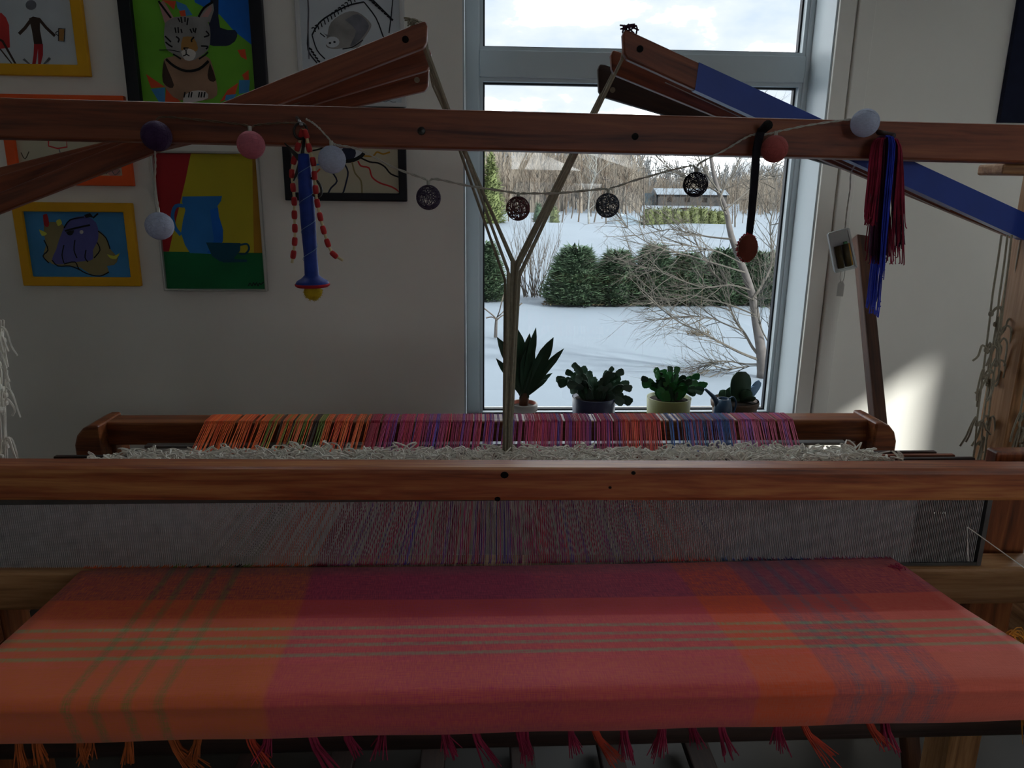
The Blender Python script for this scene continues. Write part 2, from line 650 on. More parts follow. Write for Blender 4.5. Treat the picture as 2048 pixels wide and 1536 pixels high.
for (z0, z1) in ((GZ0, TZ0), (TZ1, HEAD - 0.06)):
    q = MB().use('window_white')       # inner glazing bead
    bw = 0.012
    for lo, hi in (((GX0, FY + 0.006, z0), (GX0 + bw, FY + 0.03, z1)), ((GX1 - bw, FY + 0.006, z0), (GX1, FY + 0.03, z1)),
                   ((GX0 + bw, FY + 0.006, z0), (GX1 - bw, FY + 0.03, z0 + bw)), ((GX0 + bw, FY + 0.006, z1 - bw), (GX1 - bw, FY + 0.03, z1))):
        q.box(lo, hi)
    obj('glazing_bead', q, win)
    q = MB().use('gasket')
    gw = 0.018
    for lo, hi in (((GX0, FY + 0.031, z0), (GX0 + gw, FY + 0.05, z1)), ((GX1 - gw, FY + 0.031, z0), (GX1, FY + 0.05, z1)),
                   ((GX0 + gw, FY + 0.031, z0), (GX1 - gw, FY + 0.05, z0 + gw)), ((GX0 + gw, FY + 0.031, z1 - gw), (GX1 - gw, FY + 0.05, z1))):
        q.box(lo, hi)
    obj('gasket', q, win)
    q = MB().use('glass')
    q.box((GX0, FY + 0.052, z0), (GX1, FY + 0.058, z1))
    obj('pane', q, win)
q = MB().use('sill_white')
q.box((WX0 - 0.04, WY - 0.09, SILL - 0.025), (WX1 + 0.04, WY, SILL))
q.box((WX0, WY, SILL - 0.025), (WX1, FY + 0.02, SILL))
bevel(obj('window_sill', q, win), 0.004)
# grey boards added to the recess to tone down its bright sides
q = MB().use('window_white')
q.box((WX1 - 0.006, WY, SILL), (WX1, FY, HEAD))
struct('added_trim_3', q)
q = MB().use('window_white')
q.box((WX0, WY, SILL), (WX0 + 0.006, FY, HEAD))
struct('added_trim_4', q)
# tall window added out of view at the right for more daylight
w8 = thing('window_4', (2.69, WY, SILL), None, None, kind='structure')
q = MB().use('window_white')
for lo, hi in (((2.28, FY, SILL), (2.34, FY + .09, HEAD)), ((3.04, FY, SILL), (3.1, FY + .09, HEAD)), ((2.34, FY, SILL), (3.04, FY + .09, SILL + .06)), ((2.34, FY, HEAD - .06), (3.04, FY + .09, HEAD)), ((2.34, FY, 1.62), (3.04, FY + .09, 1.71))):
    q.box(lo, hi)
obj('window_frame', q, w8)
q = MB().use('glass')
q.box((2.34, FY + .052, SILL + .06), (3.04, FY + .058, 1.62))
obj('pane', q, w8)
q = MB().use('glass')
q.box((2.34, FY + .052, 1.71), (3.04, FY + .058, HEAD - .06))
obj('pane', q, w8)
w9 = thing('window_7', ((CLX0 + CLX1) / 2, WY, CLZ0), None, None, kind='structure')  # unseen clerestory, added for steep light on the loom
q = MB().use('window_white')
for lo, hi in (((CLX0, FY, CLZ0), (CLX0 + .05, FY + .09, CLZ1)), ((CLX1 - .05, FY, CLZ0), (CLX1, FY + .09, CLZ1)), ((CLX0 + .05, FY, CLZ0), (CLX1 - .05, FY + .09, CLZ0 + .05)), ((CLX0 + .05, FY, CLZ1 - .05), (CLX1 - .05, FY + .09, CLZ1)), ((0.66, FY, CLZ0 + .05), (0.72, FY + .09, CLZ1 - .05))):
    q.box(lo, hi)
obj('window_frame', q, w9)
for x0_, x1_ in ((CLX0 + .05, .66), (.72, CLX1 - .05)):
    q = MB().use('glass')
    q.box((x0_, FY + .052, CLZ0 + .05), (x1_, FY + .058, CLZ1 - .05))
    obj('pane', q, w9)
# flat boards beside the window
q = MB().use('wall_paint')
cx0 = P(1634, 450, WY).x
cx1 = P(1700, 450, WY).x
q.box((WX1 + 0.0, WY - 0.012, SILL), (WX1 + 0.055, WY, HEAD))
bevel(struct('trim_1', q), 0.003)
q = MB().use('wall_paint')
q.box((WX1 + 0.06, WY - 0.018, 0.0), (WX1 + 0.115, WY, CLZ0 - 0.02))
bevel(struct('trim_2', q), 0.004)

# unseen windows; the back one and the rearmost right one are added for brightness
def side_window(n_, axis, c_, s0, s1, z0, z1):
    w_ = thing('window_%d' % n_, ((c_, (s0 + s1) / 2, z0) if axis == 'y' else ((s0 + s1) / 2, c_, z0)), None, None, kind='structure')

    def bx(q_, a0, a1, q0, q1, t0, t1):
        if axis == 'y':
            q_.box((c_ + t0, a0, q0), (c_ + t1, a1, q1))
        else:
            q_.box((a0, c_ - t1, q0), (a1, c_ - t0, q1))
    f_ = 0.05
    q_ = MB().use('window_white')
    bx(q_, s0, s0 + f_, z0, z1, .1, .18)
    bx(q_, s1 - f_, s1, z0, z1, .1, .18)
    bx(q_, s0 + f_, s1 - f_, z0, z0 + f_, .1, .18)
    bx(q_, s0 + f_, s1 - f_, z1 - f_, z1, .1, .18)
    obj('window_frame', q_, w_)
    q_ = MB().use('glass')
    bx(q_, s0 + f_, s1 - f_, z0 + f_, z1 - f_, .137, .143)
    obj('pane', q_, w_)


for i_, (s0_, s1_) in enumerate(BACKW):
    side_window(5 + i_, 'x', YB, s0_, s1_, 0.9, 2.5)  # added behind the camera to brighten the room
side_window(2, 'y', XR, RY0, RY1, RZ0, RZ1)
side_window(3, 'y', XR, R3Y0, R3Y1, 0.85, RZ1)  # added out of view for more side light

# ================================================================ OUTDOORS
mb = MB().use('snow')
NX, NY = 70, 90
rr = random.Random(3)
gx = [-(abs(i / (NX / 2) - 1) ** 2.2) * 420 if i < NX / 2 else (abs(i / (NX / 2) - 1) ** 2.2) * 420 for i in range(NX + 1)]
gy = [2.8 + (j / NY) ** 2.3 * 520 for j in range(NY + 1)]
gy = [-420, -120, -40, -12, -6.2] + gy
idx = []
for y_ in gy:
    row = []
    for x_ in gx:
        z_ = GROUND + 0.035 * math.sin(x_ * 0.7 + y_ * 0.31) * math.sin(y_ * 0.47 + 1.3) - 0.03
        if y_ > 55:
            z_ += 0.45 * math.exp(-((y_ - 75) / 5.0) ** 2) * (0.7 + 0.3 * math.sin(x_ * 0.35))
        if y_ > 130:
            z_ += (y_ - 130) * 0.012
        row.append(mb.vert((x_, y_, z_)))
    idx.append(row)
mb.smooth = True
for j in range(len(gy) - 1):
    for i in range(len(gx) - 1):
        mb.face((idx[j][i], idx[j][i + 1], idx[j + 1][i + 1], idx[j + 1][i]))
obj('snow_ground', mb, label='snow covered garden and field outside the window', kind='structure')


def spruce(base, h, r, n, label, group, seed, mat='spruce_green', twl=0.16, name='spruce_shrub', cat='shrub', conical=0.42, lead=True):
    q_ = random.Random(seed)
    b_ = Vector(base)
    root = thing(name, b_, label, cat, group)
    t_ = MB().use('twig_brown')
    t_.tube([b_ - Vector((0, 0, 0.05)), b_ + Vector((0.01, 0, h * 0.55)), b_ + Vector((0, 0.01, h * 0.97))], [r * 0.07, r * 0.045, r * 0.01], 6)
    obj('trunk', t_, root)
    fl = MB().use(mat)
    # inner mass of shaded branches
    rings = []
    fl.smooth = False
    for k in range(8):
        zz = 0.04 + 0.86 * k / 7
        rad = r * 0.72 * ((1 - zz) ** conical if zz > 0.25 else 0.75 + zz)
        rings.append([fl.vert(b_ + Vector((math.cos(a) * rad * q_.uniform(.8, 1.15), math.sin(a) * rad * q_.uniform(.8, 1.15), zz * h))) for a in [2 * math.pi * j / 12 for j in range(12)]])
    for A, B in zip(rings, rings[1:]):
        for j in range(12):
            fl.face((A[j], A[(j + 1) % 12], B[(j + 1) % 12], B[j]))
    for k in range(n):
        zz = q_.random() ** 1.25 * 0.97
        rad = r * ((1 - zz) ** conical if zz > 0.22 else 0.78 + 0.9 * zz)
        rad = min(rad, r)
        a = q_.uniform(0, 2 * math.pi)
        depth = q_.uniform(0.62, 1.0)
        o_ = Vector((math.cos(a), math.sin(a), 0))
        c = b_ + o_ * rad * depth + Vector((0, 0, zz * h + q_.uniform(-.03, .03) * h))
        L = twl * h * q_.uniform(0.5, 1.15)
        d = (o_ + Vector((q_.uniform(-.5, .5), q_.uniform(-.5, .5), q_.uniform(-.1, .75)))).normalized()
        w = L * q_.uniform(0.10, 0.17)
        s = d.cross(Vector((0, 0, 1))).normalized() * w
        u = s.cross(d).normalized() * w * 0.6
        i0 = [fl.vert(c - d * L * 0.4), fl.vert(c + s), fl.vert(c + u), fl.vert(c - s), fl.vert(c + d * L * 0.7)]
        for tri in ((0, 2, 1), (0, 3, 2), (4, 1, 2), (4, 2, 3), (0, 1, 3), (4, 3, 1)):
            fl.face([i0[x] for x in tri])
    if lead:
        for k in range(9):
            a = q_.uniform(0, 6.28)
            c = b_ + Vector((math.cos(a) * r * q_.uniform(0, .5), math.sin(a) * r * q_.uniform(0, .5), h * q_.uniform(.78, .95)))
            fl.tube([c, c + Vector((q_.uniform(-.02, .02), 0, h * q_.uniform(.08, .2)))], [0.012 * h, 0.003 * h], 3)
    obj('foliage', fl, root)
    return root


def spruce_px(x, ybase, ytop, wpx, label, group, seed, n=1500, **kw):
    b_ = G(x, ybase)
    k = px(b_)
    return spruce(b_, (ybase - ytop) * k * 1.03, wpx * k / 2, n, label, group, seed, **kw)


hg = 'spruce hedge in the garden'
spruce_px(972, 598, 488, 88, 'dark green spruce cut off by the left window edge', hg, 11, 2600)
spruce_px(1150, 604, 496, 147, 'broad dark green spruce, leftmost of the hedge row', hg, 12, 3600)
spruce_px(1232, 604, 504, 130, 'dark spruce second from the left of the hedge row', hg, 13, 3200)
spruce_px(1304, 605, 494, 119, 'dark spruce in the middle of the hedge row', hg, 14, 3200)
spruce_px(1372, 606, 508, 119, 'dark spruce behind the bare tree twigs, right of hedge middle', hg, 15, 2800)
spruce_px(1440, 606, 501, 119, 'dark spruce left of the bare tree trunk', hg, 16, 2800)
spruce_px(1520, 606, 506, 127, 'dark spruce behind the bare tree trunk', hg, 17, 2800)

# withered grass along the foot of the hedge
mb = MB().use('dry_grass')
for k in range(900):
    x_ = R.uniform(1085, 1575)
    b_ = G(x_, R.uniform(603, 611))
    h_ = R.uniform(0.01, 0.05)
    d = Vector((R.uniform(-.1, .1), R.uniform(-.1, .1), h_))
    s = Vector((R.uniform(.01, .05), 0, 0))
    mb.poly([b_ - s, b_ + s, b_ + d])
obj('dry_grass', mb, label='withered grass strip along the foot of the spruce hedge', cat='grass', kind='stuff')


def branchy(mb_, p, d, L, r, depth, q_, spread=0.6, grav=0.0, kids=(2, 4), seg=4):
    pts = [Vector(p)]
    dd = Vector(d).normalized()
    for k in range(seg):
        dd = (dd + Vector((q_.uniform(-.16, .16), q_.uniform(-.16, .16), q_.uniform(-.10, .14) + grav))).normalized()
        pts.append(pts[-1] + dd * L / seg)
    mb_.tube(pts, [r * (1 - 0.72 * k / seg) for k in range(seg + 1)], 5 if r > 0.02 else 3, cap=False)
    if depth > 0:
        for k in range(q_.randint(*kids)):
            t_ = q_.uniform(0.3, 1.0)
            i = min(int(t_ * seg), seg - 1)
            pp = pts[i].lerp(pts[i + 1], t_ * seg - i)
            nd = (dd + Vector((q_.uniform(-1, 1), q_.uniform(-1, 1), q_.uniform(-.7, .8))) * spread).normalized()
            branchy(mb_, pp, nd, L * q_.uniform(.42, .72), r * 0.45, depth - 1, q_, spread, grav, kids, seg)


# the bare tree standing close outside on the right
tb = G(1527, 752)
TK = px(tb)
TY = tb.y


def TP(x, y, dy=0.0):
    return P(x, y, TY + dy)


bt = thing('bare_tree', tb, 'grey bare leafless tree with spreading twigs just outside the window', 'tree')
q = MB().use('bark_pale')
q.smooth = True
trunk = smooth_path([tb - Vector((0, 0, 0.05)), TP(1522, 700), TP(1512, 640, .05), TP(1503, 585, .1), TP(1480, 520, .1), TP(1462, 470, .1), TP(1452, 420, .15), TP(1436, 380, .2), TP(1424, 330, .25), TP(1418, 270, .3), TP(1412, 200, .3), TP(1405, 120, .35)], 3)
q.tube(trunk, [TK * lerp(14, 2.0, (k / (len(trunk) - 1)) ** 0.5) for k in range(len(trunk))], 8)
obj('trunk', q, bt)
tq = random.Random(21)
limbs = [([(1524, 722), (1480, 705), (1432, 680), (1398, 662), (1360, 645), (1325, 620), (1300, 600)], 4.0),
         ([(1522, 716), (1505, 695), (1490, 668), (1470, 640), (1460, 610), (1452, 560), (1430, 520)], 4.5),
         ([(1485, 662), (1450, 648), (1425, 637), (1400, 634), (1360, 633), (1330, 640)], 2.2),
         ([(1524, 728), (1490, 728), (1450, 722), (1420, 728), (1390, 740), (1370, 745)], 2.4),
         ([(1524, 732), (1500, 732), (1465, 738), (1420, 740), (1380, 752)], 1.8),
         ([(1528, 720), (1540, 690), (1552, 640), (1556, 600), (1548, 540), (1556, 480)], 4.0),
         ([(1505, 600), (1530, 560), (1545, 520), (1540, 450), (1552, 400), (1545, 340)], 3.5),
         ([(1462, 478), (1420, 474), (1380, 466), (1340, 458), (1318, 462), (1290, 440)], 2.6),
         ([(1452, 430), (1440, 400), (1452, 370), (1470, 345), (1480, 310), (1500, 250)], 3.0),
         ([(1450, 420), (1475, 400), (1500, 378), (1530, 350), (1560, 320)], 2.6),
         ([(1440, 388), (1415, 372), (1385, 360), (1350, 345), (1320, 320), (1300, 300)], 2.4),
         ([(1436, 380), (1410, 345), (1395, 310), (1370, 270)], 2.2),
         ([(1500, 580), (1460, 570), (1410, 575), (1360, 560), (1310, 540), (1265, 530)], 2.6),
         ([(1490, 545), (1440, 530), (1380, 512), (1330, 500), (1270, 470), (1235, 430)], 2.4),
         ([(1480, 525), (1440, 505), (1400, 495), (1350, 490), (1300, 500), (1250, 510)], 2.0),
         ([(1510, 630), (1460, 610), (1420, 600), (1380, 590), (1340, 600), (1310, 590)], 2.2),
         ([(1505, 600), (1470, 580), (1430, 550), (1410, 520), (1390, 480)], 2.4),
         ([(1540, 690), (1520, 650), (1515, 600), (1535, 570), (1560, 560)], 2.0)]
q = MB().use('twig_near')
for pts, w in limbs:
    dy0 = tq.uniform(-0.9, 0.9)
    path = smooth_path([TP(x, y, dy0 * i / (len(pts) - 1)) for i, (x, y) in enumerate(pts)], 3)
    n_ = len(path)
    q.tube(path, [TK * lerp(w * 0.75, 0.5, k / (n_ - 1)) for k in range(n_)], 5, cap=False)
    for k in range(24):
        i = tq.randint(int(n_ * 0.25), n_ - 2)
        d = (path[i + 1] - path[i]).normalized() + Vector((tq.uniform(-.9, .6), tq.uniform(-.8, .8), tq.uniform(-.8, .8)))
        branchy(q, path[i], d, TK * tq.uniform(35, 95), TK * 1.0, 2, tq, 0.7, 0.0, (2, 3), 3)
obj('branches', q, bt, kind='stuff')

# multi stemmed bare bush and small young tree left of the hedge
bb = G(1068, 592)
bk = px(bb)
bush = thing('bare_bush', bb, 'bare many-stemmed bush left of the spruce hedge', 'bush')
q = MB().use('twig')
bq = random.Random(5)
for k in range(34):
    a = bq.uniform(-1, 1)
    st = bb + Vector((bq.uniform(-22, 22) * bk, bq.uniform(-.2, .2), -0.02))
    branchy(q, st, (a * 0.42, bq.uniform(-.3, .3), 1), bk * bq.uniform(70, 125), bk * 1.0, 2, bq, 0.28, 0.03, (2, 3), 4)
obj('stems', q, bush, kind='stuff')
yb = G(991, 672)
yk = px(yb)
yt = thing('young_tree', yb, 'small bare sapling with forked crown near the left window edge', 'tree')
q = MB().use('bark_pale')
q.tube([yb - Vector((0, 0, .03)), P(992, 650, yb.y), P(993, 636, yb.y)], [yk * 4, yk * 3.4, yk * 3], 6)
obj('trunk', q, yt)
q = MB().use('twig')
for pts in ([(993, 638), (985, 630), (975, 622), (965, 614)], [(993, 637), (999, 622), (1003, 605), (1008, 588), (1010, 572)], [(994, 640), (1003, 632), (1014, 628), (1030, 618), (1044, 606)], [(994, 634), (1001, 629), (1008, 622)], [(993, 640), (984, 634), (972, 636)]):
    q.tube(smooth_path([P(x, y, yb.y + R.uniform(-.1, .1)) for x, y in pts], 3), yk * 1.3, 4)
obj('branches', q, yt)
st = G(1398, 668)
q = MB().use('dry_grass')
for k in range(60):
    b_ = st + Vector((R.gauss(0, .12), R.gauss(0, .1), -0.02))
    q.tube([b_, b_ + Vector((R.uniform(-.1, .1), 0, R.uniform(.05, .14)))], [0.012, 0.002], 3)
q.tube([st, st + Vector((0.0, 0, 1.3))], [0.008, 0.004], 4)
obj('grass_tuft', q, label='dry grass clump with a thin cane in the snow below the bare tree', cat='grass', kind='stuff')

# the far edge of the field
spruce_px(982, 452, 318, 70, 'tall yellow-green conifer at the far left field edge', 'conifers at the field edge', 31, 1300, mat='spruce_gold', name='conifer_tree', cat='tree', twl=0.09, conical=0.75)
spruce_px(958, 452, 330, 66, 'yellow-green conifer half hidden by the left window frame', 'conifers at the field edge', 32, 900, mat='spruce_gold', name='conifer_tree', cat='tree', twl=0.09, conical=0.75)
spruce_px(1108, 448, 415, 30, 'small round golden spruce at the field edge left of the birch', 'conifers at the field edge', 33, 400, mat='hedge_gold', name='conifer_tree', cat='tree')
spruce_px(1076, 446, 408, 26, 'small dark spruce at the field edge behind the left hanging cords', 'conifers at the field edge', 34, 400, name='conifer_tree', cat='tree')
ORD = ('first', 'second', 'third', 'fourth', 'fifth', 'sixth', 'seventh', 'eighth', 'ninth')
for k in range(9):
    spruce_px(1296 + k * 18, 454, 416 + R.uniform(-4, 5), 42, ORD[k] + ' from the left of the low golden shrubs across the field', 'golden shrubs across the field', 40 + k, 350, mat='hedge_gold', name='hedge_shrub', cat='shrub', twl=0.2, conical=0.35, lead=False)


def bare_tree_mesh(h, r, seed, mat, birch=False):
    q_ = random.Random(seed)
    m_ = MB().use(mat)
    pts = [Vector((0, 0, -.1))]
    for k in range(1, 6):
        pts.append(Vector((q_.uniform(-.03, .03) * h, q_.uniform(-.03, .03) * h, h * k / 5)))
    m_.tube(pts, [r * (1 - 0.17 * k) for k in range(6)], 5)
    for k in range(24):
        t_ = q_.uniform(0.15, 0.98)
        i = min(int(t_ * 5), 4)
        p_ = pts[i].lerp(pts[i + 1], t_ * 5 - i)
        a = q_.uniform(0, 6.28)
        branchy(m_, p_, (math.cos(a) * .6, math.sin(a) * .6, q_.uniform(.3, 1.3)), h * q_.uniform(.14, .34), r * 0.28, 2, q_, 0.45, 0.02, (2, 3), 3)
    return m_.mesh('bare_tree')


tm = [bare_tree_mesh(8.0, 0.09, s, mat) for s, mat in ((51, 'twig_brown'), (52, 'twig'), (53, 'twig_brown'), (54, 'twig'))]
bm_ = bare_tree_mesh(8.6, 0.12, 57, 'birch_bark')
o = obj('birch_tree', bm_, label='white-barked birch leaning at the field edge left of centre', cat='tree', loc=G(1178, 449))
o.rotation_euler = (0, 0.06, 0.4)
fq = random.Random(77)
for k in range(58):
    x_ = 945 + (1620 - 945) * (k + fq.random()) / 58
    dist = fq.uniform(84, 125)
    b_ = P(x_, 400, dist)
    b_.z = GROUND
    o = obj('bare_tree', tm[k % 4], label='bare leafless tree in the thicket along the far field edge', cat='tree', group='thicket at the far field edge', loc=b_)
    s_ = fq.uniform(.55, 1.0) * (1.15 if x_ < 1260 else 0.72)
    o.scale = (s_, s_, s_)
    o.rotation_euler = (0, 0, fq.uniform(0, 6.28))
# forest beyond
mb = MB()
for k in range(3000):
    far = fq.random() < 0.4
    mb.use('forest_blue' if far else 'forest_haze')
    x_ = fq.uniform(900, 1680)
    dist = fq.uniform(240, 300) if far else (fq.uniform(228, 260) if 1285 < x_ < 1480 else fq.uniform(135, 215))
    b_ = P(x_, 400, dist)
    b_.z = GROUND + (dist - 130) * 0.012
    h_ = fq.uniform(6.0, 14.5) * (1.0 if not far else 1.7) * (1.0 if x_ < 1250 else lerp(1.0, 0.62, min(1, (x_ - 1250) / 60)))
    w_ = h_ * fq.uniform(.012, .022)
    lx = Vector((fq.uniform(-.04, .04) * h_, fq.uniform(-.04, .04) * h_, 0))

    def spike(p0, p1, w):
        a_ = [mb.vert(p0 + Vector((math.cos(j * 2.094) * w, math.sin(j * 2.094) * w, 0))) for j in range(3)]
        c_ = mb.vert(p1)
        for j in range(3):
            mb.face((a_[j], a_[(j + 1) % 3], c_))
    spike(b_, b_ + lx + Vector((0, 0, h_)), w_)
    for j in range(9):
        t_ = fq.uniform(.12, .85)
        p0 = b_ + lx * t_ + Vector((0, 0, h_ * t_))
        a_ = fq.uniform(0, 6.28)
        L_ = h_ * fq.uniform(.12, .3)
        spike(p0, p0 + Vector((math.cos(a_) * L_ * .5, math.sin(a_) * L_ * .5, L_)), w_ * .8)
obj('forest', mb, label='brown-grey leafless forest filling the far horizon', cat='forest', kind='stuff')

# buildings, poles and car far away
hb = P(1345, 402, 205)
hb.z = GROUND + 0.9
hs = thing('farm_building', hb, 'long low dark farm building with snowy roof across the field', 'building')
q = MB().use('shed_wall')
q.box(hb + Vector((-4.0, 0, 0)), hb + Vector((15.0, 8, 2.9)))
obj('wall', q, hs)
q = MB().use('snow')
q.prism([hb + Vector((-4.5, -.6, 2.9)), hb + Vector((-4.5, 4, 4.6)), hb + Vector((-4.5, 8.6, 2.9))], (20, 0, 0))
obj('roof', q, hs)
q = MB().use('shed_dark')
q.box(hb + Vector((-8.0, 1, 0)), hb + Vector((-4.05, 6, 3.2)))
obj('annex', q, hs)
for dx in (-1.6, 3.4, 8.2):
    q = MB().use('hole_dark')
    q.box(hb + Vector((dx, -0.06, 1.0)), hb + Vector((dx + 1.4, -0.01, 2.2)))
    obj('window_opening', q, hs)
gb = G(1262, 452) + Vector((0, 2, 0))
gk = px(gb)
q = MB().use('film_plastic')
arc = [gb + Vector((math.cos(math.pi * k / 10) * 24 * gk, 0, math.sin(math.pi * k / 10) * 24 * gk * 0.85)) for k in range(11)]
q.prism(arc, (0, 5, 0))
obj('polytunnel', q, label='pale plastic garden tunnel at the field edge beside the golden shrubs', cat='greenhouse')
for (x_, yt_, yb_, lab) in ((1288, 330, 458, 'wooden pole at the field edge left of the golden shrubs'), (1212, 352, 448, 'thin pole at the field edge behind the grey light ball'), (1470, 380, 458, 'thin pole at the field edge right of the golden shrubs')):
    b_ = G(x_, yb_)
    q = MB().use('twig')
    q.tube([b_, P(x_, yt_, b_.y)], [px(b_) * 1.6, px(b_) * 1.2], 6)
    q.tube([P(x_ - 5, yt_ + 6, b_.y), P(x_ + 5, yt_ + 6, b_.y)], px(b_) * 0.8, 4)
    obj('utility_pole', q, label=lab, cat='pole', group='poles at the field edge')
cb = P(1372, 418, 122)
cb.z = GROUND
car = thing('car', cb, 'grey parked car seen over the golden shrubs across the field', 'car')
q = MB().use('car_paint')
prof = [(-2.1, 0.2), (2.1, 0.2), (2.1, 0.75), (1.3, 0.85), (0.7, 1.4), (-1.0, 1.4), (-1.7, 0.9), (-2.1, 0.8)]
q.prism([cb + Vector((x, 0, z)) for x, z in prof], (0, 1.7, 0))
bevel(obj('body', q, car), 0.05)
q = MB().use('hole_dark')
q.prism([cb + Vector((x, -0.01, z)) for x, z in ((-1.5, .92), (1.1, .92), (.6, 1.33), (-.95, 1.33))], (0, 0.005, 0))
obj('car_window', q, car)
for x in (-1.3, 1.3):
    q = MB().use('hole_dark')
    q.lathe([(0, -.1), (.33, -.1), (.33, .1), (0, .1)], 14, cb + Vector((x, 0.05, .2)), (0, 1, 0))
    obj('wheel', q, car)

# ================================================================ PICTURES ON THE WALL
def pic_frame(name, label, xl, xr, yt, yb_, fwpx, fmat, paper, depth=0.02, group='pictures on the window wall', matw=0, fdepth=None):
    """picture hung on the window wall; returns its root, the layer function and the size of a pixel there"""
    xm, ym = (xl + xr) / 2, (yt + yb_) / 2
    x0, x1 = P(xl, ym, WY).x, P(xr, ym, WY).x
    z1, z0 = P(xm, yt, WY).z, P(xm, yb_, WY).z
    k = px(P(xm, ym, WY))
    w = fwpx * k
    root = thing(name, ((x0 + x1) / 2, WY, z0), label, 'picture', group)
    q_ = MB().use(fmat)
    y0, y1 = WY - depth, WY - 0.001
    o4 = [(x0, z0), (x1, z0), (x1, z1), (x0, z1)]
    i4 = [(x0 + w, z0 + w), (x1 - w, z0 + w), (x1 - w, z1 - w), (x0 + w, z1 - w)]
    A = [q_.vert((x, y0, z)) for x, z in o4]
    B = [q_.vert((x, y0, z)) for x, z in i4]
    C_ = [q_.vert((x, y1, z)) for x, z in o4]
    D = [q_.vert((x, y1, z)) for x, z in i4]
    for i in range(4):
        j = (i + 1) % 4
        q_.face((A[i], A[j], B[j], B[i]))
        q_.face((A[j], A[i], C_[i], C_[j]))
        q_.face((B[i], B[j], D[j], D[i]))
        q_.face((C_[i], D[i], D[j], C_[j]))
    bevel(obj('frame', q_, root), min(0.003, w * 0.3))
    q_ = MB().use(paper)
    q_.box((x0 + w, WY - 0.008, z0 + w), (x1 - w, WY - 0.003, z1 - w))
    obj('sheet', q_, root)
    lay = [WY - 0.0082]
    art = MB()
    ix0, ix1, iz0, iz1 = x0 + w, x1 - w, z0 + w, z1 - w

    def clip(p):
        return Vector((min(max(p.x, ix0), ix1), p.y, min(max(p.z, iz0), iz1)))

    def shape(mat, pts, curve=0):
        lay[0] -= 0.00012
        art.use(mat)
        P3 = [P(x, y, lay[0]) for x, y in pts]
        if curve:
            P3 = smooth_path(P3 + [P3[0]], curve)[:-1]
        art.poly([clip(p) for p in P3])

    def line(mat, pts, wpx=2.5, curve=3):
        lay[0] -= 0.00012
        art.use(mat)
        P3 = [P(x, y, lay[0]) for x, y in pts]
        if curve and len(P3) > 2:
            P3 = smooth_path(P3, curve)
        hw = wpx * k / 2
        for i, p in enumerate(P3):
            d = P3[min(i + 1, len(P3) - 1)] - P3[max(i - 1, 0)]
            n_ = Vector((-d.z, 0, d.x)).normalized() * hw
            a_, b_ = art.vert(clip(p - n_)), art.vert(clip(p + n_))
            if i:
                art.face((prev[0], a_, b_, prev[1]))
            prev = (a_, b_)

    def done(name_='print'):
        nonlocal art
        obj(name_, art, root)
        art = MB()
    return root, shape, line, done


def blob(cx, cy, rx, ry, n=14, a0=0.0):
    return [(cx + math.cos(a0 + 2 * math.pi * i / n) * rx, cy + math.sin(a0 + 2 * math.pi * i / n) * ry) for i in range(n)]


# child's drawing, top left
_, S, Ln, done = pic_frame('picture', 'yellow framed child drawing of a figure holding a mug, upper left', -110, 166, -170, 152, 22, 'frame_yellow', 'paper')
S('paint_red', [(-20, 45), (2, 25), (12, 35), (18, 50), (20, 95), (0, 98), (-30, 100)])
Ln('paint_brown', [(-20, 70), (5, 82), (32, 134)], 5, 0)
Ln('paint_brown', [(-20, 86), (2, 100), (25, 134)], 3, 0)
S('ink_grey', blob(62, 10, 11, 10))
S('paint_brown', [(58, 37), (66, 33), (80, 36), (80, 60), (85, 88), (68, 88), (64, 62)])
Ln('paint_brown', [(62, 40), (50, 56), (38, 68)], 6, 0)
Ln('paint_brown', [(78, 38), (92, 55), (110, 72)], 6, 0)
S('paint_crimson', [(68, 88), (86, 88), (86, 110), (82, 134), (77, 134), (76, 98), (72, 134), (65, 134), (67, 110)])
S('paint_ochre', [(118, 58), (129, 58), (127, 82), (118, 81)])
Ln('ink_black', [(117, 57), (130, 57), (128, 83), (117, 82), (117, 57)], 1.6, 0)
Ln('ink_black', [(117, 62), (111, 66), (117, 72)], 1.6)
Ln('ink_grey', [(47, 118), (60, 134)], 5, 0)
Ln('ink_grey', [(100, 116), (88, 134)], 5, 0)
done()

# orange framed drawing behind the loom beams
_, S, Ln, done = pic_frame('picture', 'orange framed pale drawing mostly hidden behind the top beam', 14, 262, 191, 371, 20, 'frame_orange', 'paper_cream')
Ln('paint_red', [(97, 280), (133, 280), (134, 294), (115, 297), (97, 292), (97, 280)], 3, 0)
Ln('dry_grass', [(42, 305), (50, 318), (58, 303)], 2)
Ln('ink_grey', [(118, 298), (121, 308)], 2)
S('paint_pink', blob(228, 344, 14, 9, 9))
Ln('ink_grey', [(212, 348), (222, 340), (230, 350), (240, 341)], 1.6)
done()

# cat painting
_, S, Ln, done = pic_frame('picture', 'black framed painting of a tabby cat on lime green and blue', 248, 531, -130, 258, 25, 'frame_black', 'paint_lime', 0.028)
S('paint_blue', [(360, -110), (512, -110), (512, 92), (468, 62), (440, 30), (390, 5)])
S('paint_navy', [(425, -80), (436, -80), (437, 0), (440, 55), (470, 60), (474, 74), (460, 90), (420, 90), (420, 20)], 2)
S('paint_lime', [(415, 92), (455, 92), (478, 84), (500, 100), (505, 150), (460, 200), (420, 200)])
S('paint_orange', [(322, 0), (352, 2), (348, 20), (336, 8)])
S('paint_sky', [(352, 2), (372, 10), (385, 30), (370, 32), (355, 16)])
S('paint_orange', [(358, 22), (370, 20), (372, 32), (362, 34)])
S('paint_orange', [(292, 148), (330, 174), (302, 176)])
S('paint_sky', [(302, 178), (330, 175), (330, 204), (318, 204)])
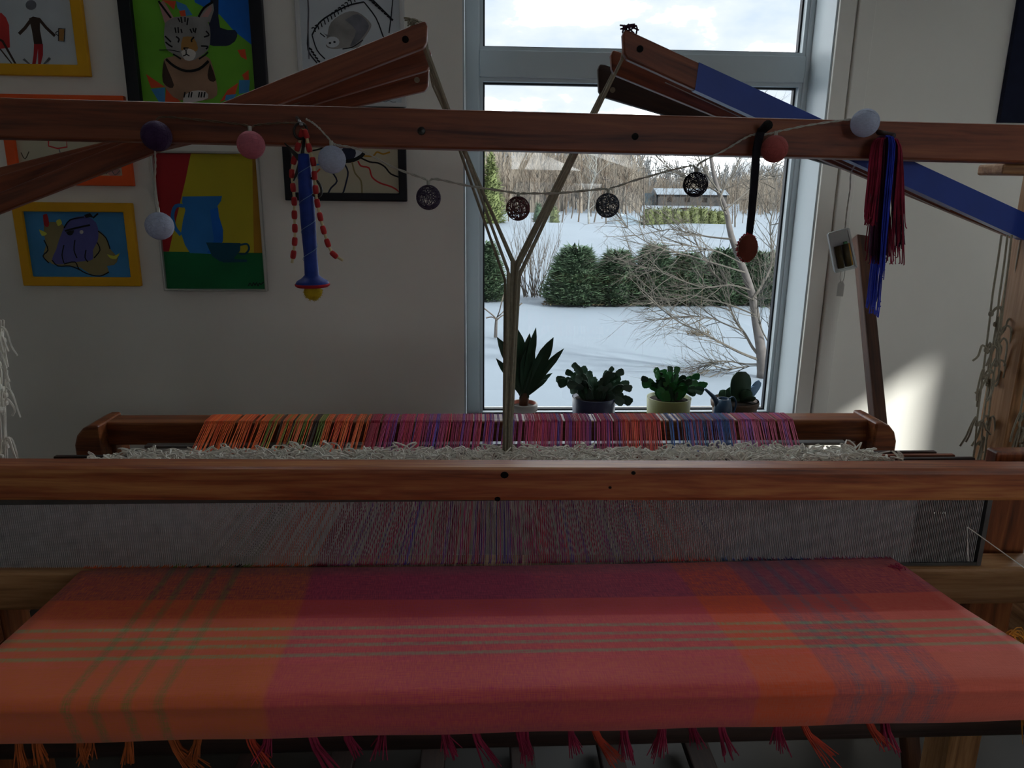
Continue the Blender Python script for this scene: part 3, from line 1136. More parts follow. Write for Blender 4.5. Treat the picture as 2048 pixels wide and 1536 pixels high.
S('paint_orange', [(332, 176), (362, 204), (330, 205)])
S('paint_orange', [(475, 100), (490, 98), (494, 120), (482, 114)])
S('paint_orange', [(484, 150), (497, 140), (498, 160), (490, 162)])
S('paint_sky', [(478, 160), (500, 160), (498, 184), (478, 188)])
S('paint_orange', [(455, 180), (477, 165), (470, 190), (440, 204)])
S('paint_sky', [(452, 190), (474, 188), (462, 204), (450, 200)])
# body
S('paint_tan', [(328, 118), (348, 112), (400, 112), (420, 118), (432, 160), (434, 190), (412, 200), (360, 200), (338, 185), (325, 160)], 2)
S('paint_brown', [(328, 120), (336, 140), (348, 170), (340, 176), (326, 164), (325, 140)], 2)
S('paint_brown', [(420, 126), (432, 160), (420, 162), (415, 150)], 2)
S('paint_white', [(370, 190), (385, 182), (410, 182), (416, 196), (390, 204), (366, 204)], 2)
# head
S('paint_pink', [(317, 5), (328, 2), (348, 36), (330, 48)])
S('paint_grey', [(426, 5), (428, 20), (420, 45), (392, 36), (405, 18)])
S('paint_pink', [(422, 9), (424, 20), (416, 34), (402, 34)])
S('paint_grey', [(330, 46), (350, 34), (390, 33), (415, 42), (421, 70), (416, 100), (398, 114), (380, 122), (358, 112), (334, 100), (328, 72)], 2)
S('paint_ochre', [(366, 74), (386, 74), (396, 96), (388, 104), (362, 100)], 2)
S('paint_white', [(362, 104), (370, 98), (382, 98), (392, 106), (386, 120), (370, 120)], 2)
for x0, y0, x1, y1 in ((350, 55, 352, 66), (356, 54, 357, 66), (362, 58, 364, 66), (380, 58, 384, 66), (386, 56, 388, 64), (392, 56, 390, 66), (362, 34, 364, 46), (370, 34, 370, 44), (376, 36, 374, 50), (356, 36, 360, 44)):
    Ln('paint_black', [(x0, y0), (x1, y1)], 2.6, 0)
Ln('paint_black', [(317, 2), (330, 20), (342, 36)], 4)
Ln('paint_black', [(426, 4), (408, 16), (397, 34)], 4)
Ln('paint_black', [(352, 73), (358, 78), (356, 85)], 3)
Ln('paint_black', [(388, 74), (383, 80), (384, 84)], 3)
Ln('paint_black', [(367, 96), (372, 101), (377, 96), (367, 96)], 2.6, 0)
Ln('paint_black', [(372, 101), (372, 109), (366, 112)], 2.2)
Ln('paint_black', [(372, 108), (379, 112)], 2.2, 0)
Ln('paint_black', [(318, 100), (340, 100), (360, 104)], 1.6)
for pts in ([(330, 72), (336, 78), (342, 84)], [(331, 84), (338, 90), (345, 94)], [(346, 108), (356, 114), (362, 118)], [(412, 62), (418, 70), (408, 74)], [(402, 92), (416, 93), (412, 98)], [(398, 118), (410, 110), (416, 104)]):
    Ln('paint_black', pts, 3)
Ln('paint_black', [(332, 118), (348, 132), (372, 142), (398, 138), (417, 122)], 5)
for x0 in (370, 379, 384, 399, 404, 410):
    Ln('paint_black', [(x0, 184), (x0 - 2, 195)], 2.6, 0)
done()

# ink drawing of a cat in a box
_, S, Ln, done = pic_frame('picture', 'white framed ink drawing of a grey cat curled in a basket', 592, 809, -160, 214, 9, 'frame_white', 'paper', 0.02)
S('paint_grey', [(655, 70), (662, 45), (690, 25), (715, 24), (738, 42), (742, 55), (726, 80), (715, 96), (690, 96), (668, 98), (652, 92)], 3)
S('ink_grey', [(690, 40), (715, 28), (736, 46), (734, 62), (716, 84), (700, 92), (712, 62)], 3)
S('paper', blob(665, 84, 14, 11))
S('ink_grey', [(650, 68), (645, 64), (655, 74), (662, 72)])
S('ink_black', blob(660, 86, 2.6, 2))
S('ink_black', blob(669, 84, 2.6, 2))
Ln('ink_black', [(640, 66), (650, 74)], 2, 0)
Ln('ink_black', [(726, 80), (705, 94), (685, 98)], 2)
Ln('ink_black', [(624, 70), (640, 44), (670, 24), (700, 10), (728, 4)], 3)
Ln('ink_black', [(624, 70), (634, 100), (650, 118)], 2.5)
Ln('ink_black', [(616, 62), (616, 100), (634, 126)], 2.5)
Ln('ink_black', [(728, 4), (752, 36), (766, 72), (768, 74)], 2.5)
Ln('ink_black', [(742, -4), (768, 22), (782, 36)], 2.5)
Ln('ink_black', [(782, 36), (778, 66)], 2.5, 0)
Ln('ink_black', [(780, -30), (786, -5), (782, 36)], 2, 0)
Ln('ink_grey', [(614, -20), (617, 20), (616, 60), (618, 118)], 3)
for i in range(13):
    x0, y0 = 626 + i * 6.6, 62 - i * 5.0
    Ln('ink_black', [(x0 - 3, y0 - 5), (x0 + 2, y0 - 7), (x0 + 5, y0 + 2)], 2.2)
for i in range(8):
    Ln('ink_black', [(738 + i * 6, -2 + i * 5.5), (744 + i * 6, 2 + i * 5.5)], 4, 0)
    if i < 5:
        Ln('ink_black', [(618 + i * 4, 96 + i * 6), (624 + i * 4, 100 + i * 6)], 3.5, 0)
done()
Ln('ink_grey', [(753, 204), (757, 198), (760, 206), (764, 201), (770, 204), (778, 201), (784, 204), (792, 204)], 1.2)
done('inscription')

# yellow framed cartoon of a blue creature
_, S, Ln, done = pic_frame('picture', 'yellow framed drawing of a violet creature on a blue ground', 41, 277, 405, 571, 18, 'frame_yellow', 'paint_sky')
S('paint_sand', [(88, 450), (100, 444), (118, 446), (130, 455), (130, 480), (112, 500), (108, 520), (96, 524), (86, 512), (92, 490), (88, 470)], 2)
S('paint_sand', [(196, 460), (212, 474), (222, 500), (236, 516), (228, 530), (214, 532), (218, 545), (200, 550), (180, 548), (160, 535), (130, 532), (110, 530), (100, 520), (140, 500)], 2)
S('paint_violet', [(128, 455), (140, 438), (170, 432), (192, 445), (197, 468), (194, 485), (186, 500), (186, 518), (172, 522), (150, 524), (128, 528), (112, 528), (104, 518), (112, 500), (118, 480)], 2)
S('paint_crimson', [(86, 430), (94, 428), (98, 445), (96, 454), (88, 450)], 2)
S('paint_lemon', [(78, 459), (88, 463), (94, 468), (84, 472)], 2)
S('paint_lemon', [(112, 442), (120, 438), (124, 447), (116, 452)], 2)
S('paint_lemon', [(214, 508), (228, 512), (240, 506), (232, 518), (220, 516)], 2)
Ln('paint_black', [(130, 462), (152, 456), (180, 450)], 3.5)
S('paint_black', [(132, 464), (148, 460), (144, 470), (136, 470)], 2)
S('paint_white', blob(163, 464, 4, 4, 8))
S('paint_black', [(168, 430), (180, 426), (188, 436), (180, 434), (172, 436)])
Ln('paint_black', [(186, 436), (196, 427)], 3, 0)
for pts in ([(88, 480), (96, 500), (86, 512), (98, 526)], [(128, 528), (150, 524), (158, 538), (176, 548), (200, 552), (218, 544)], [(150, 480), (148, 500), (154, 516)], [(128, 490), (124, 510), (128, 526)], [(194, 485), (200, 500), (188, 516)], [(128, 456), (140, 440), (168, 434)], [(196, 462), (212, 476), (220, 498)], [(104, 520), (116, 532), (140, 532), (160, 540)], [(172, 500), (170, 515), (176, 524)]):
    Ln('paint_black', pts, 2.2)
done()

# pitcher painting
_, S, Ln, done = pic_frame('picture', 'metal framed painting of a blue pitcher and cup on green', 318, 528, 303, 581, 4.5, 'frame_metal', 'paint_yellow', 0.022)
S('paint_crimson', [(300, 290), (380, 290), (371, 360), (352, 440), (338, 503), (300, 503)])
S('paint_mustard', [(503, 290), (535, 290), (535, 510), (508, 510)])
S('paint_green', [(300, 503), (535, 506), (540, 600), (300, 600)])
Ln('paint_cyanblue', [(368, 412), (352, 412), (345, 430), (350, 455), (362, 470)], 7)
S('paint_cyanblue', [(365, 393), (444, 392), (442, 402), (435, 412), (437, 430), (445, 455), (446, 480), (436, 500), (424, 508), (380, 506), (370, 490), (362, 466), (366, 440), (371, 420), (364, 404)])
S('paint_blue', [(420, 420), (436, 415), (438, 434), (446, 460), (446, 482), (436, 500), (424, 507), (414, 506), (428, 480)])
S('paint_teal', [(412, 485), (481, 486), (480, 502), (468, 516), (474, 523), (440, 523), (424, 512)])
Ln('paint_teal', [(480, 490), (494, 488), (498, 498), (490, 508), (478, 507)], 4)
S('paint_teal', [(440, 518), (494, 519), (494, 524), (446, 525)])
done()
Ln('paint_black', [(497, 572), (500, 566), (504, 572), (507, 565), (510, 571), (513, 565), (516, 572), (519, 566), (522, 569), (527, 564)], 2)
done('inscription')

# eye drawing
_, S, Ln, done = pic_frame('picture', 'black framed drawing of an eye with coloured wavy rays', 568, 813, 215, 402, 16, 'frame_black', 'paper_cream', 0.024)
S('paper', [(640, 300), (665, 288), (700, 284), (722, 296), (726, 306), (705, 318), (670, 318)], 2)
S('paint_navy', blob(697, 306, 15, 15))
Ln('paint_black', [(650, 305), (672, 320), (700, 322), (720, 314), (728, 306)], 7)
Ln('paint_black', [(620, 302), (640, 298), (660, 288)], 3)
for mat, pts in (('paint_black', [(722, 316), (740, 324), (756, 326), (770, 334), (782, 348), (804, 356)]), ('paint_red', [(716, 322), (722, 332), (738, 336), (744, 354), (760, 366), (784, 374), (806, 388)]),
                 ('paint_sand', [(704, 324), (710, 346), (722, 362), (724, 388)]), ('paint_navy', [(688, 326), (696, 344), (692, 366), (686, 388)]), ('paint_navy', [(664, 344), (674, 362), (662, 376), (656, 388)]),
                 ('paint_mustard', [(728, 312), (746, 312), (754, 304), (766, 308), (780, 304)]), ('paint_orange', [(640, 338), (630, 348), (622, 356)]), ('paint_sky', [(628, 330), (645, 328)])):
    Ln(mat, pts, 3.2)
done()

# dark cloth hanging at the right edge
hx = P(1999, 200, WY).x
hz = P(2024, 246, WY).z
q = MB().use('navy_cloth')
for i in range(8):
    x0, x1 = hx + i * 0.1, hx + i * 0.1 + 0.1
    q.box((x0, WY - 0.02 - 0.004 * (i % 2), hz + 0.004 * (i % 3)), (x1, WY - 0.002, hz + 1.2))
obj('wall_hanging', q, label='dark navy textile hanging on the wall at the upper right', cat='wall hanging')

# ================================================================ THE LOOM
loom = thing('floor_loom', (0.0, 1.4, 0.0), 'large stained pine floor loom standing before the window', 'loom')
TBY = 1.33                                         # front face of the top cross beam
# top cross beam
tw = 0.055
pa, pb_ = P(-60, 234, TBY), P(2110, 289, TBY)
pa.y += tw / 2
pb_.y += tw / 2
th = (P(1000, 303, TBY) - P(1000, 224, TBY)).length
tbm = beam('top_beam', pa, pb_, tw, th, 'red_wood', loom)
# peg holes, screw and pegs of the top beam
for x_, y_ in ((1270, 273), (985, 262)):
    if x_ == 985:
        continue
    q = MB().use('hole_dark')
    c = P(x_, y_, TBY)
    q.lathe([(0, -.003), (.0058, -.003), (.0058, 0.004), (0, 0.004)], 12, c, (0, 1, 0))
    obj('peg_hole', q, loom)
q = MB().use('steel_dark')
c = P(843, 262, TBY)
q.lathe([(0, -.004), (.006, -.003), (.007, 0.0), (.007, 0.006), (0, 0.006)], 12, c, (0, 1, 0))
obj('screw_head', q, loom)
# back beam and its end blocks
BZ = 1.45 - 0.555
by0, by1 = 1.79, 1.86
xl_, xr_ = P(168, 840, by0).x, P(1770, 845, by0).x
beam('back_beam', (xl_ + 0.02, (by0 + by1) / 2, BZ - 0.03), (xr_ - 0.02, (by0 + by1) / 2, BZ - 0.03), by1 - by0, 0.06, 'stained_pine', loom, bev=0.006)


def end_block(x0, x1, sgn):
    q_ = MB().use('stained_pine')
    yf, yr = 1.75, 1.872
    zt = BZ + 0.005
    # outline in x and z with a cut outer corner, extruded in y
    if sgn < 0:
        out = [(x0, 0.0), (x1, 0.0), (x1, zt), (x0 + 0.042, zt), (x0 + 0.024, zt - 0.008), (x0 + 0.008, zt - 0.026), (x0, zt - 0.05)]
    else:
        out = [(x0, 0.0), (x1, 0.0), (x1, zt - 0.05), (x1 - 0.008, zt - 0.026), (x1 - 0.024, zt - 0.008), (x1 - 0.042, zt), (x0, zt)]
    q_.prism([(x, yf, z) for x, z in out], (0, yr - yf, 0))
    return bevel(obj('back_post', q_, loom), 0.005)


def end_cap(x0, x1):
    q_ = MB().use('stained_pine')
    q_.box((x0, 1.80, 0.0), (x1, 1.875, BZ - 0.063))
    return bevel(obj('inner_post', q_, loom), 0.004)


end_block(P(143, 870, 1.745).x, P(196, 870, 1.745).x, -1)
end_block(P(1752, 870, 1.745).x, P(1798, 870, 1.745).x, 1)
end_cap(P(196, 890, 1.8).x + 0.001, P(231, 890, 1.8).x)
end_cap(P(1709, 895, 1.8).x, P(1752, 895, 1.8).x - 0.012)
# side frames: posts, rails and treadle side boards
RX0 = P(1985, 935, 1.40).x
LX1 = P(-32, 930, 1.40).x
for (x0, x1) in ((RX0, RX0 + 0.075), (LX1 - 0.075, LX1)):
    xm = (x0 + x1) / 2
    beam('side_post', (xm, 1.42, 0.0), (xm, 1.42, pb_.z - th / 2 - 0.002), 0.085, x1 - x0, 'raw_pine' if x0 > 0 else 'stained_pine', loom, up=(1, 0, 0))
    beam('side_rail', (xm, 0.80, 0.62), (xm, 1.375, 0.62), 0.07, 0.12, 'raw_pine' if x0 > 0 else 'stained_pine', loom)
    beam('side_rail', (xm, 1.465, 0.62), (xm, 1.90, 0.62), 0.05, 0.12, 'stained_pine', loom)
    beam('front_post', (xm, 0.80, 0.0), (xm, 0.80, 0.77), 0.075, x1 - x0, 'stained_pine', loom, up=(1, 0, 0))
    beam('foot_rail', (xm, 0.84, 0.1), (xm, 1.375, 0.1), 0.06, 0.1, 'stained_pine', loom)
# pale bracket under the top beam at the right
c0, c1 = P(1996, 327, 1.40), P(2048, 350, 1.40)
beam('post_bracket', (c0.x, 1.42, (c0.z + c1.z) / 2), (c0.x + 0.12, 1.42, (c0.z + c1.z) / 2), 0.075, 0.02, 'raw_pine', loom)
# breast beam under the cloth
CZ = 1.45 - 0.60                                    # height of the cloth
q = MB().use('stained_pine')
q.prism([(LX1 + 0.002, y_, z_) for y_, z_ in ((0.797, CZ - 0.010), (0.806, CZ - 0.0035), (0.868, CZ - 0.0035), (0.868, CZ - 0.060), (0.816, CZ - 0.062))], (RX0 - LX1 - 0.004, 0, 0))
obj('breast_beam', q, loom)
# cloth beam and knee bar below
q = MB().use('dark_wood')
q.smooth = True
q.lathe([(0, 0), (0.055, 0), (0.055, RX0 - LX1 - 0.01), (0, RX0 - LX1 - 0.01)], 20, (LX1 + 0.005, 1.12, 0.561), (1, 0, 0))
obj('cloth_beam', q, loom)
beam('cross_rail', (LX1, 1.30, 0.40), (RX0, 1.30, 0.40), 0.04, 0.1, 'dark_wood', loom)
for i, x_ in enumerate((-0.55, -0.33, -0.11, 0.11, 0.33, 0.55)):
    beam('treadle', (x_, 0.55, 0.06), (x_, 1.75, 0.12), 0.06, 0.03, 'dark_wood', loom)

for i in range(7):  # lamms under the shafts, added to hide the lit floor below the cloth
    y_, z_ = 1.34 + i * 0.045, (0.46, 0.30)[i % 2]
    beam('lamm', (-0.92, y_, z_), (0.98, y_, z_ + 0.01), 0.016, 0.05, 'dark_wood', loom, bev=0.002)
beam('lower_rail', (LX1, 1.78, 0.30), (RX0, 1.78, 0.30), 0.04, 0.14, 'dark_wood', loom)

# leaning pole at the right of the window
ptop = P(1720, 474, 2.36)
pbot = P(1752, 800, 2.06)
d = (pbot - ptop).normalized()
pfl = ptop + d * (ptop.z / -d.z)
beam('wooden_pole', ptop, pfl, 0.040, 0.032, 'pole_wood', None, up=(0, 1, 0.2), label='slanting brown wooden pole behind the right end of the back beam', cat='pole')

# ---------------------------------------------------------------- beater with its reed
CZ = 1.45 - 0.60
FELL = PZ(1000, 1129, CZ).y
BY = FELL - 0.012
bt_ = thing('beater', (0.0, BY + 0.02, CZ - 0.08), 'worn pine loom beater holding a long steel reed', 'beater')
a0, a1 = P(-40, 931, BY), P(2100, 944, BY)
b0, b1 = P(-40, 1004, BY), P(2100, 1003, BY)
hh = ((a0.z - b0.z) + (a1.z - b1.z)) / 2
beam('handtree', ((LX1 + 0.01), BY + 0.025, (a0.z + b0.z) / 2), (RX0 - 0.01, BY + 0.025, (a1.z + b1.z) / 2), 0.05, hh, 'worn_pine', bt_, bev=0.008)
for (x_, y_, r_) in ((1009, 950, .0055), (1267, 946, .003), (1220, 975, .0022), (995, 998, .004)):
    q = MB().use('hole_dark')
    c = P(x_, y_, BY)
    q.lathe([(0, -.0008), (r_, -.0008), (r_, .004), (0, .004)], 12, c, (0, 1, 0), sx=1.2)
    obj('knot', q, bt_)
s0, s1 = P(-40, 1140, BY + 0.01), P(2100, 1130, BY + 0.01)
sh = (P(1900, 1130, BY + 0.01) - P(1900, 1202, BY + 0.01)).length
beam('sley_bar', (LX1 + 0.01, BY + 0.035, s0.z - sh / 2), (RX0 - 0.01, BY + 0.035, s1.z - sh / 2 - 0.004), 0.06, sh, 'raw_pine', bt_, bev=0.006)
for xm in (LX1 - 0.03, P(2015, 1070, BY + .07).x):
    beam('sword', (xm, BY + 0.09, 0.45), (xm, BY + 0.09, a0.z - 0.015), 0.03, 0.085, 'stained_pine', bt_, up=(1, 0, 0))
rx0, rx1 = LX1 + 0.03, P(1968, 1070, BY + 0.02).x
rz1, rz0 = b0.z - 0.002, s0.z - 0.022
RYY = BY + 0.022
reed = MB().use('reed_steel')
nd = 560
for k in range(nd):
    x_ = lerp(rx0 + 0.012, rx1 - 0.012, k / (nd - 1))
    reed.box((x_ - 0.00032, RYY - 0.0030, rz0), (x_ + 0.00032, RYY + 0.0030, rz1))
rd = obj('reed', reed, bt_, label='fine upright steel reed wires', kind='stuff')
q = MB().use('reed_frame')
q.box((rx0, RYY - 0.007, rz1 - 0.010), (rx1, RYY - 0.0047, rz1))
q.box((rx0, RYY + 0.0047, rz1 - 0.010), (rx1, RYY + 0.007, rz1))
obj('reed_binding', q, bt_)
q = MB().use('reed_frame')
q.box((rx0, RYY - 0.007, rz0), (rx1, RYY - 0.0047, rz0 + 0.010))
q.box((rx0, RYY + 0.0047, rz0), (rx1, RYY + 0.007, rz0 + 0.010))
obj('reed_binding', q, bt_)
q = MB().use('steel')
q.box((rx1 - 0.008, RYY - 0.0075, rz0), (rx1, RYY + 0.0075, rz1))
obj('reed_end', q, bt_)
# strip of cardboard coloured end plate with small print at the right end of the reed
q = MB().use('reed_frame')
ex0 = P(1822, 1060, RYY).x
q.box((ex0, RYY + 0.008, rz0 + 0.002), (rx1 - 0.009, RYY + 0.0095, rz1 - 0.002))
obj('reed_end_plate', q, bt_)

q = MB().use('tag_white')
for i, (x_, w_) in enumerate(((1869, 3), (1877, 2), (1881, 2), (1885, 3), (1890, 2))):
    c = P(x_, 1026, RYY - .0040)
    q.box((c.x - w_ * .0004, c.y, c.z - .0016), (c.x + w_ * .0004, c.y + .0004, c.z + .0016))
obj('printed_mark', q, bt_, label='tiny pale printed mark', kind='stuff')

# ---------------------------------------------------------------- cloth
XF0, XF1 = PZ(180, 1124, CZ).x, PZ(1790, 1122, CZ).x
XB0, XB1 = PZ(-14, 1300, CZ).x, PZ(2062, 1300, CZ).x
BB0, BB1 = 0.872, 0.792
XA0, XA1 = XB0 - 0.012, XB1 + 0.012
prof = []                               # (y, z, t) path of the cloth from the fell over the breast beam
for k in range(9):
    t_ = k / 8
    prof.append((lerp(FELL, BB0, t_), CZ - 0.0 - 0.004 * math.sin(t_ * math.pi), t_))
for k in range(1, 5):
    prof.append((lerp(BB0, BB1 + 0.012, k / 4), CZ + 0.0005, 1))
for k in range(1, 6):
    a = k / 5 * math.pi / 2
    prof.append((BB1 + 0.012 - math.sin(a) * 0.013, CZ - 0.013 + math.cos(a) * 0.013, 1))
fz = PZ(1000, 1467, CZ)
UC = 0.018  # inward lean of the front face, shaped to make it darker
FZ0 = P(1000, 1467, BB1 + UC).z
prof.append((BB1 + 0.004, CZ - 0.020, 1))
prof.append((BB1 + UC * 0.55, lerp(CZ - 0.013, FZ0, 0.55), 1))
prof.append((BB1 + UC, FZ0 + 0.001, 1))
prof.append((BB1 + UC + 0.006, FZ0 - 0.002, 1))
prof.append((0.88, FZ0 - 0.006, 1))
prof.append((0.96, FZ0 - 0.03, 1))
prof.append((1.10, 0.617, 1))
me = bpy.data.meshes.new('cloth')
NU = 72
cv, cf, cuv = [], [], []
dist_ = 0
for j, (y_, z_, t_) in enumerate(prof):
    if j:
        dist_ += math.hypot(y_ - prof[j - 1][0], z_ - prof[j - 1][1])
    e_ = t_ ** 0.8
    x0, x1 = lerp(XF0, XB0, e_) if t_ < 1 else XB0, lerp(XF1, XB1, e_) if t_ < 1 else XB1
    for i in range(NU + 1):
        u = i / NU
        wob = 0.0015 * math.sin(u * 9 + j * 0.4) * math.sin(math.pi * t_) if t_ < 1 else 0
        yy = y_
        if j < 9:
            yy += 0.012 * (1 - t_) * ((2 * u - 1) ** 2 - 0.35) + 0.006 * math.sin(u * 5.0 + 0.6) * math.sin(math.pi * t_)
        if j >= 15:
            yy += 0.001 * math.sin(u * 40)
        cv.append((lerp(x0, x1, u), yy, z_ + wob))
        cuv.append((u, dist_))
for j in range(len(prof) - 1):
    for i in range(NU):
        a = j * (NU + 1) + i
        cf.append((a, a + NU + 1, a + NU + 2, a + 1))
me.from_pydata(cv, [], cf)
uvl = me.uv_layers.new(name='weave')
for lp in me.loops:
    uvl.data[lp.index].uv = cuv[lp.vertex_index]
for p_ in me.polygons:
    p_.use_smooth = True
LEN_TOP = math.hypot(FELL - BB0, 0)

m, b, t = new_mat('plaid_cloth')
uvn = t.nodes.new('ShaderNodeUVMap')
uvn.uv_map = 'weave'
sp = t.nodes.new('ShaderNodeSeparateXYZ')
t.links.new(uvn.outputs['UV'], sp.inputs[0])


def const_ramp(stops, src, interp='LINEAR', soft=0.0016):
    """stops: (position, colour) = colour from that position on; chained ramps when long"""
    n_ = t.nodes.new('ShaderNodeValToRGB')
    cr = n_.color_ramp
    cr.interpolation = interp
    items = []
    for i, (p_, c_) in enumerate(stops):
        if i:
            items.append((p_ - soft, stops[i - 1][1]))
        items.append((p_, c_))
    cr.elements[0].position = items[0][0]
    cr.elements[0].color = lin(items[0][1]) + (1,)
    cr.elements[1].position = min(1, items[-1][0])
    cr.elements[1].color = lin(items[-1][1]) + (1,)
    for p_, c_ in items[1:-1]:
        e_ = cr.elements.new(p_)
        e_.color = lin(c_) + (1,)
    t.links.new(src, n_.inputs['Fac'])
    return n_


OR, CR, RO = 'f07a34', 'd8486c', 'f85e24'


def ux(x_):                               # photo x at the breast beam line -> u
    return (PZ(x_, 1335, CZ).x - XB0) / (XB1 - XB0)


warp_st = [(0.0, OR)]
for c in (186, 240, 298, 356):
    warp_st += [(ux(c - 9), 'a08e44'), (ux(c + 10), OR)]
warp_st += [(ux(552), 'e05068'), (ux(760), CR), (ux(1120), 'e25068'), (ux(1500), RO), (ux(1650), 'bc5c62')]
wr = const_ramp(warp_st[:16], sp.outputs['X'])
blue_st = [(0.0, 'bc5c62')]
for c in (1695, 1748, 1800, 1850):
    blue_st += [(ux(c - 8), '746a7c'), (ux(c + 8), 'bc5c62')]
blue_st += [(ux(1890), 'e46a58')]
wr2 = const_ramp(blue_st, sp.outputs['X'])
gt = t.nodes.new('ShaderNodeMath')
gt.operation = 'GREATER_THAN'
gt.inputs[1].default_value = ux(1655)
t.links.new(sp.outputs['X'], gt.inputs[0])
mw = t.nodes.new('ShaderNodeMix')
mw.data_type = 'RGBA'
t.links.new(gt.outputs[0], mw.inputs[0])
t.links.new(wr.outputs['Color'], mw.inputs[6])
t.links.new(wr2.outputs['Color'], mw.inputs[7])


def vy(y_):
    return FELL - PZ(1000, y_, CZ).y


weft = [(0.0, '8c1850'), (vy(1191), 'e04c40'), (vy(1228), 'f47468')]
for y_ in (1249, 1266, 1284, 1303):
    weft += [(vy(y_ - 3), 'a2ba8c'), (vy(y_ + 3), 'f8746c')]
weft += [(vy(1322), 'f0745e')]
we = const_ramp(weft, sp.outputs['Y'], soft=0.0009)
nzc = t.nodes.new('ShaderNodeTexNoise')
nzc.inputs['Scale'].default_value = 1.0
nzc.inputs['Detail'].default_value = 3
mpc = t.nodes.new('ShaderNodeMapping')
mpc.inputs['Scale'].default_value = (900, 70, 1)
t.links.new(uvn.outputs['UV'], mpc.inputs['Vector'])
t.links.new(mpc.outputs['Vector'], nzc.inputs['Vector'])
nzd = t.nodes.new('ShaderNodeTexNoise')
nzd.inputs['Scale'].default_value = 1.0
nzd.inputs['Detail'].default_value = 3
mpd = t.nodes.new('ShaderNodeMapping')
mpd.inputs['Scale'].default_value = (60, 900, 1)
t.links.new(uvn.outputs['UV'], mpd.inputs['Vector'])
t.links.new(mpd.outputs['Vector'], nzd.inputs['Vector'])
sb = t.nodes.new('ShaderNodeMath')
sb.operation = 'SUBTRACT'
t.links.new(nzc.outputs['Fac'], sb.inputs[0])
t.links.new(nzd.outputs['Fac'], sb.inputs[1])
ma = t.nodes.new('ShaderNodeMath')
ma.operation = 'MULTIPLY_ADD'
ma.inputs[1].default_value = 1.5
ma.inputs[2].default_value = 0.52
t.links.new(sb.outputs[0], ma.inputs[0])
mwc = t.nodes.new('ShaderNodeMix')
mwc.data_type = 'RGBA'
t.links.new(ma.outputs[0], mwc.inputs[0])
t.links.new(mw.outputs[2], mwc.inputs[6])
t.links.new(we.outputs['Color'], mwc.inputs[7])
t.links.new(mwc.outputs[2], b.inputs['Base Color'])
b.inputs['Roughness'].default_value = 0.6
b.inputs['Specular IOR Level'].default_value = 0.2
b.inputs['Sheen Weight'].default_value = 0.12
bn = t.nodes.new('ShaderNodeBump')
bn.inputs['Strength'].default_value = 0.25
bn.inputs['Distance'].default_value = 0.0008
t.links.new(ma.outputs[0], bn.inputs['Height'])
t.links.new(bn.outputs['Normal'], b.inputs['Normal'])
me.materials.append(m)
cloth = thing('woven_cloth', (0.0, BB0, CZ), 'red orange and purple plaid cloth being woven on the loom', 'cloth')
co = obj('cloth', me, cloth)
sol = co.modifiers.new('solid', 'SOLIDIFY')
sol.thickness = 0.0012
sol.offset = -1
# knotted warp ends hanging below the breast beam
for nm, c in (('tuft_orange', 'b45a2c'), ('tuft_pink', 'a02c4c'), ('tuft_red', 'c04430'), ('tuft_gold', 'd08a30')):
    plain(nm, c, 0.85, 0.3, 60.0)
fr = random.Random(9)
tufts = [(40, 'tuft_orange'), (75, 'tuft_orange'), (160, 'tuft_orange'), (190, 'tuft_orange'), (262, 'tuft_orange'), (330, 'tuft_orange'), (405, 'tuft_orange'), (490, 'tuft_red'), (545, 'tuft_pink'), (612, 'tuft_pink'), (690, 'tuft_pink'), (768, 'tuft_pink'),
         (885, 'tuft_pink'), (938, 'tuft_pink'), (1032, 'tuft_pink'), (1048, 'tuft_pink'), (1135, 'tuft_pink'), (1170, 'tuft_red'), (1240, 'tuft_pink'), (1325, 'tuft_pink'), (1375, 'tuft_pink'), (1430, 'tuft_pink'), (1545, 'tuft_pink'), (1580, 'tuft_red'), (1715, 'tuft_red'), (1755, 'tuft_pink'), (2030, 'tuft_gold')]
for x_, mt in tufts:
    top = P(x_, 1476 if x_ < 1700 else 1466, 0.86)
    top.z = FZ0 - 0.022
    lean = fr.uniform(-.35, .9)
    L = fr.uniform(.03, .07)
    q = MB().use(mt)
    for k in range(16):
        a, bl = fr.uniform(-1, 1), fr.uniform(-1, 1)
        sp_ = 0.004 + 0.012 * fr.random()
        p0 = top + Vector((a * .003, bl * .003, 0.015))
        p1 = top + Vector((lean * L * .4 + a * .005, bl * .005 - 0.01, -L * .4))
        p2 = top + Vector((lean * L + a * sp_, bl * sp_ - 0.018, -L * fr.uniform(.75, 1.1)))
        q.tube([p0, p1, p2], [.0012, .0012, .0007], 4)
    obj('fringe_tuft', q, cloth)
for (x_, y_, mt) in ((1790, 1150, 'tuft_pink'), (2025, 1282, 'tuft_gold')):
    top = PZ(x_, y_ - 15, CZ)
    q = MB().use(mt)
    for k in range(14):
        q.tube(smooth_path([top + Vector((fr.uniform(-.01, .01), fr.uniform(-.005, .005), 0)), top + Vector((fr.uniform(-.004, .02), fr.uniform(-.01, .01), fr.uniform(-.012, .006))), top + Vector((fr.uniform(0, .03), fr.uniform(-.02, .0), fr.uniform(-.03, -.015)))], 3), .0009, 4)
    obj('loose_yarn', q, cloth)

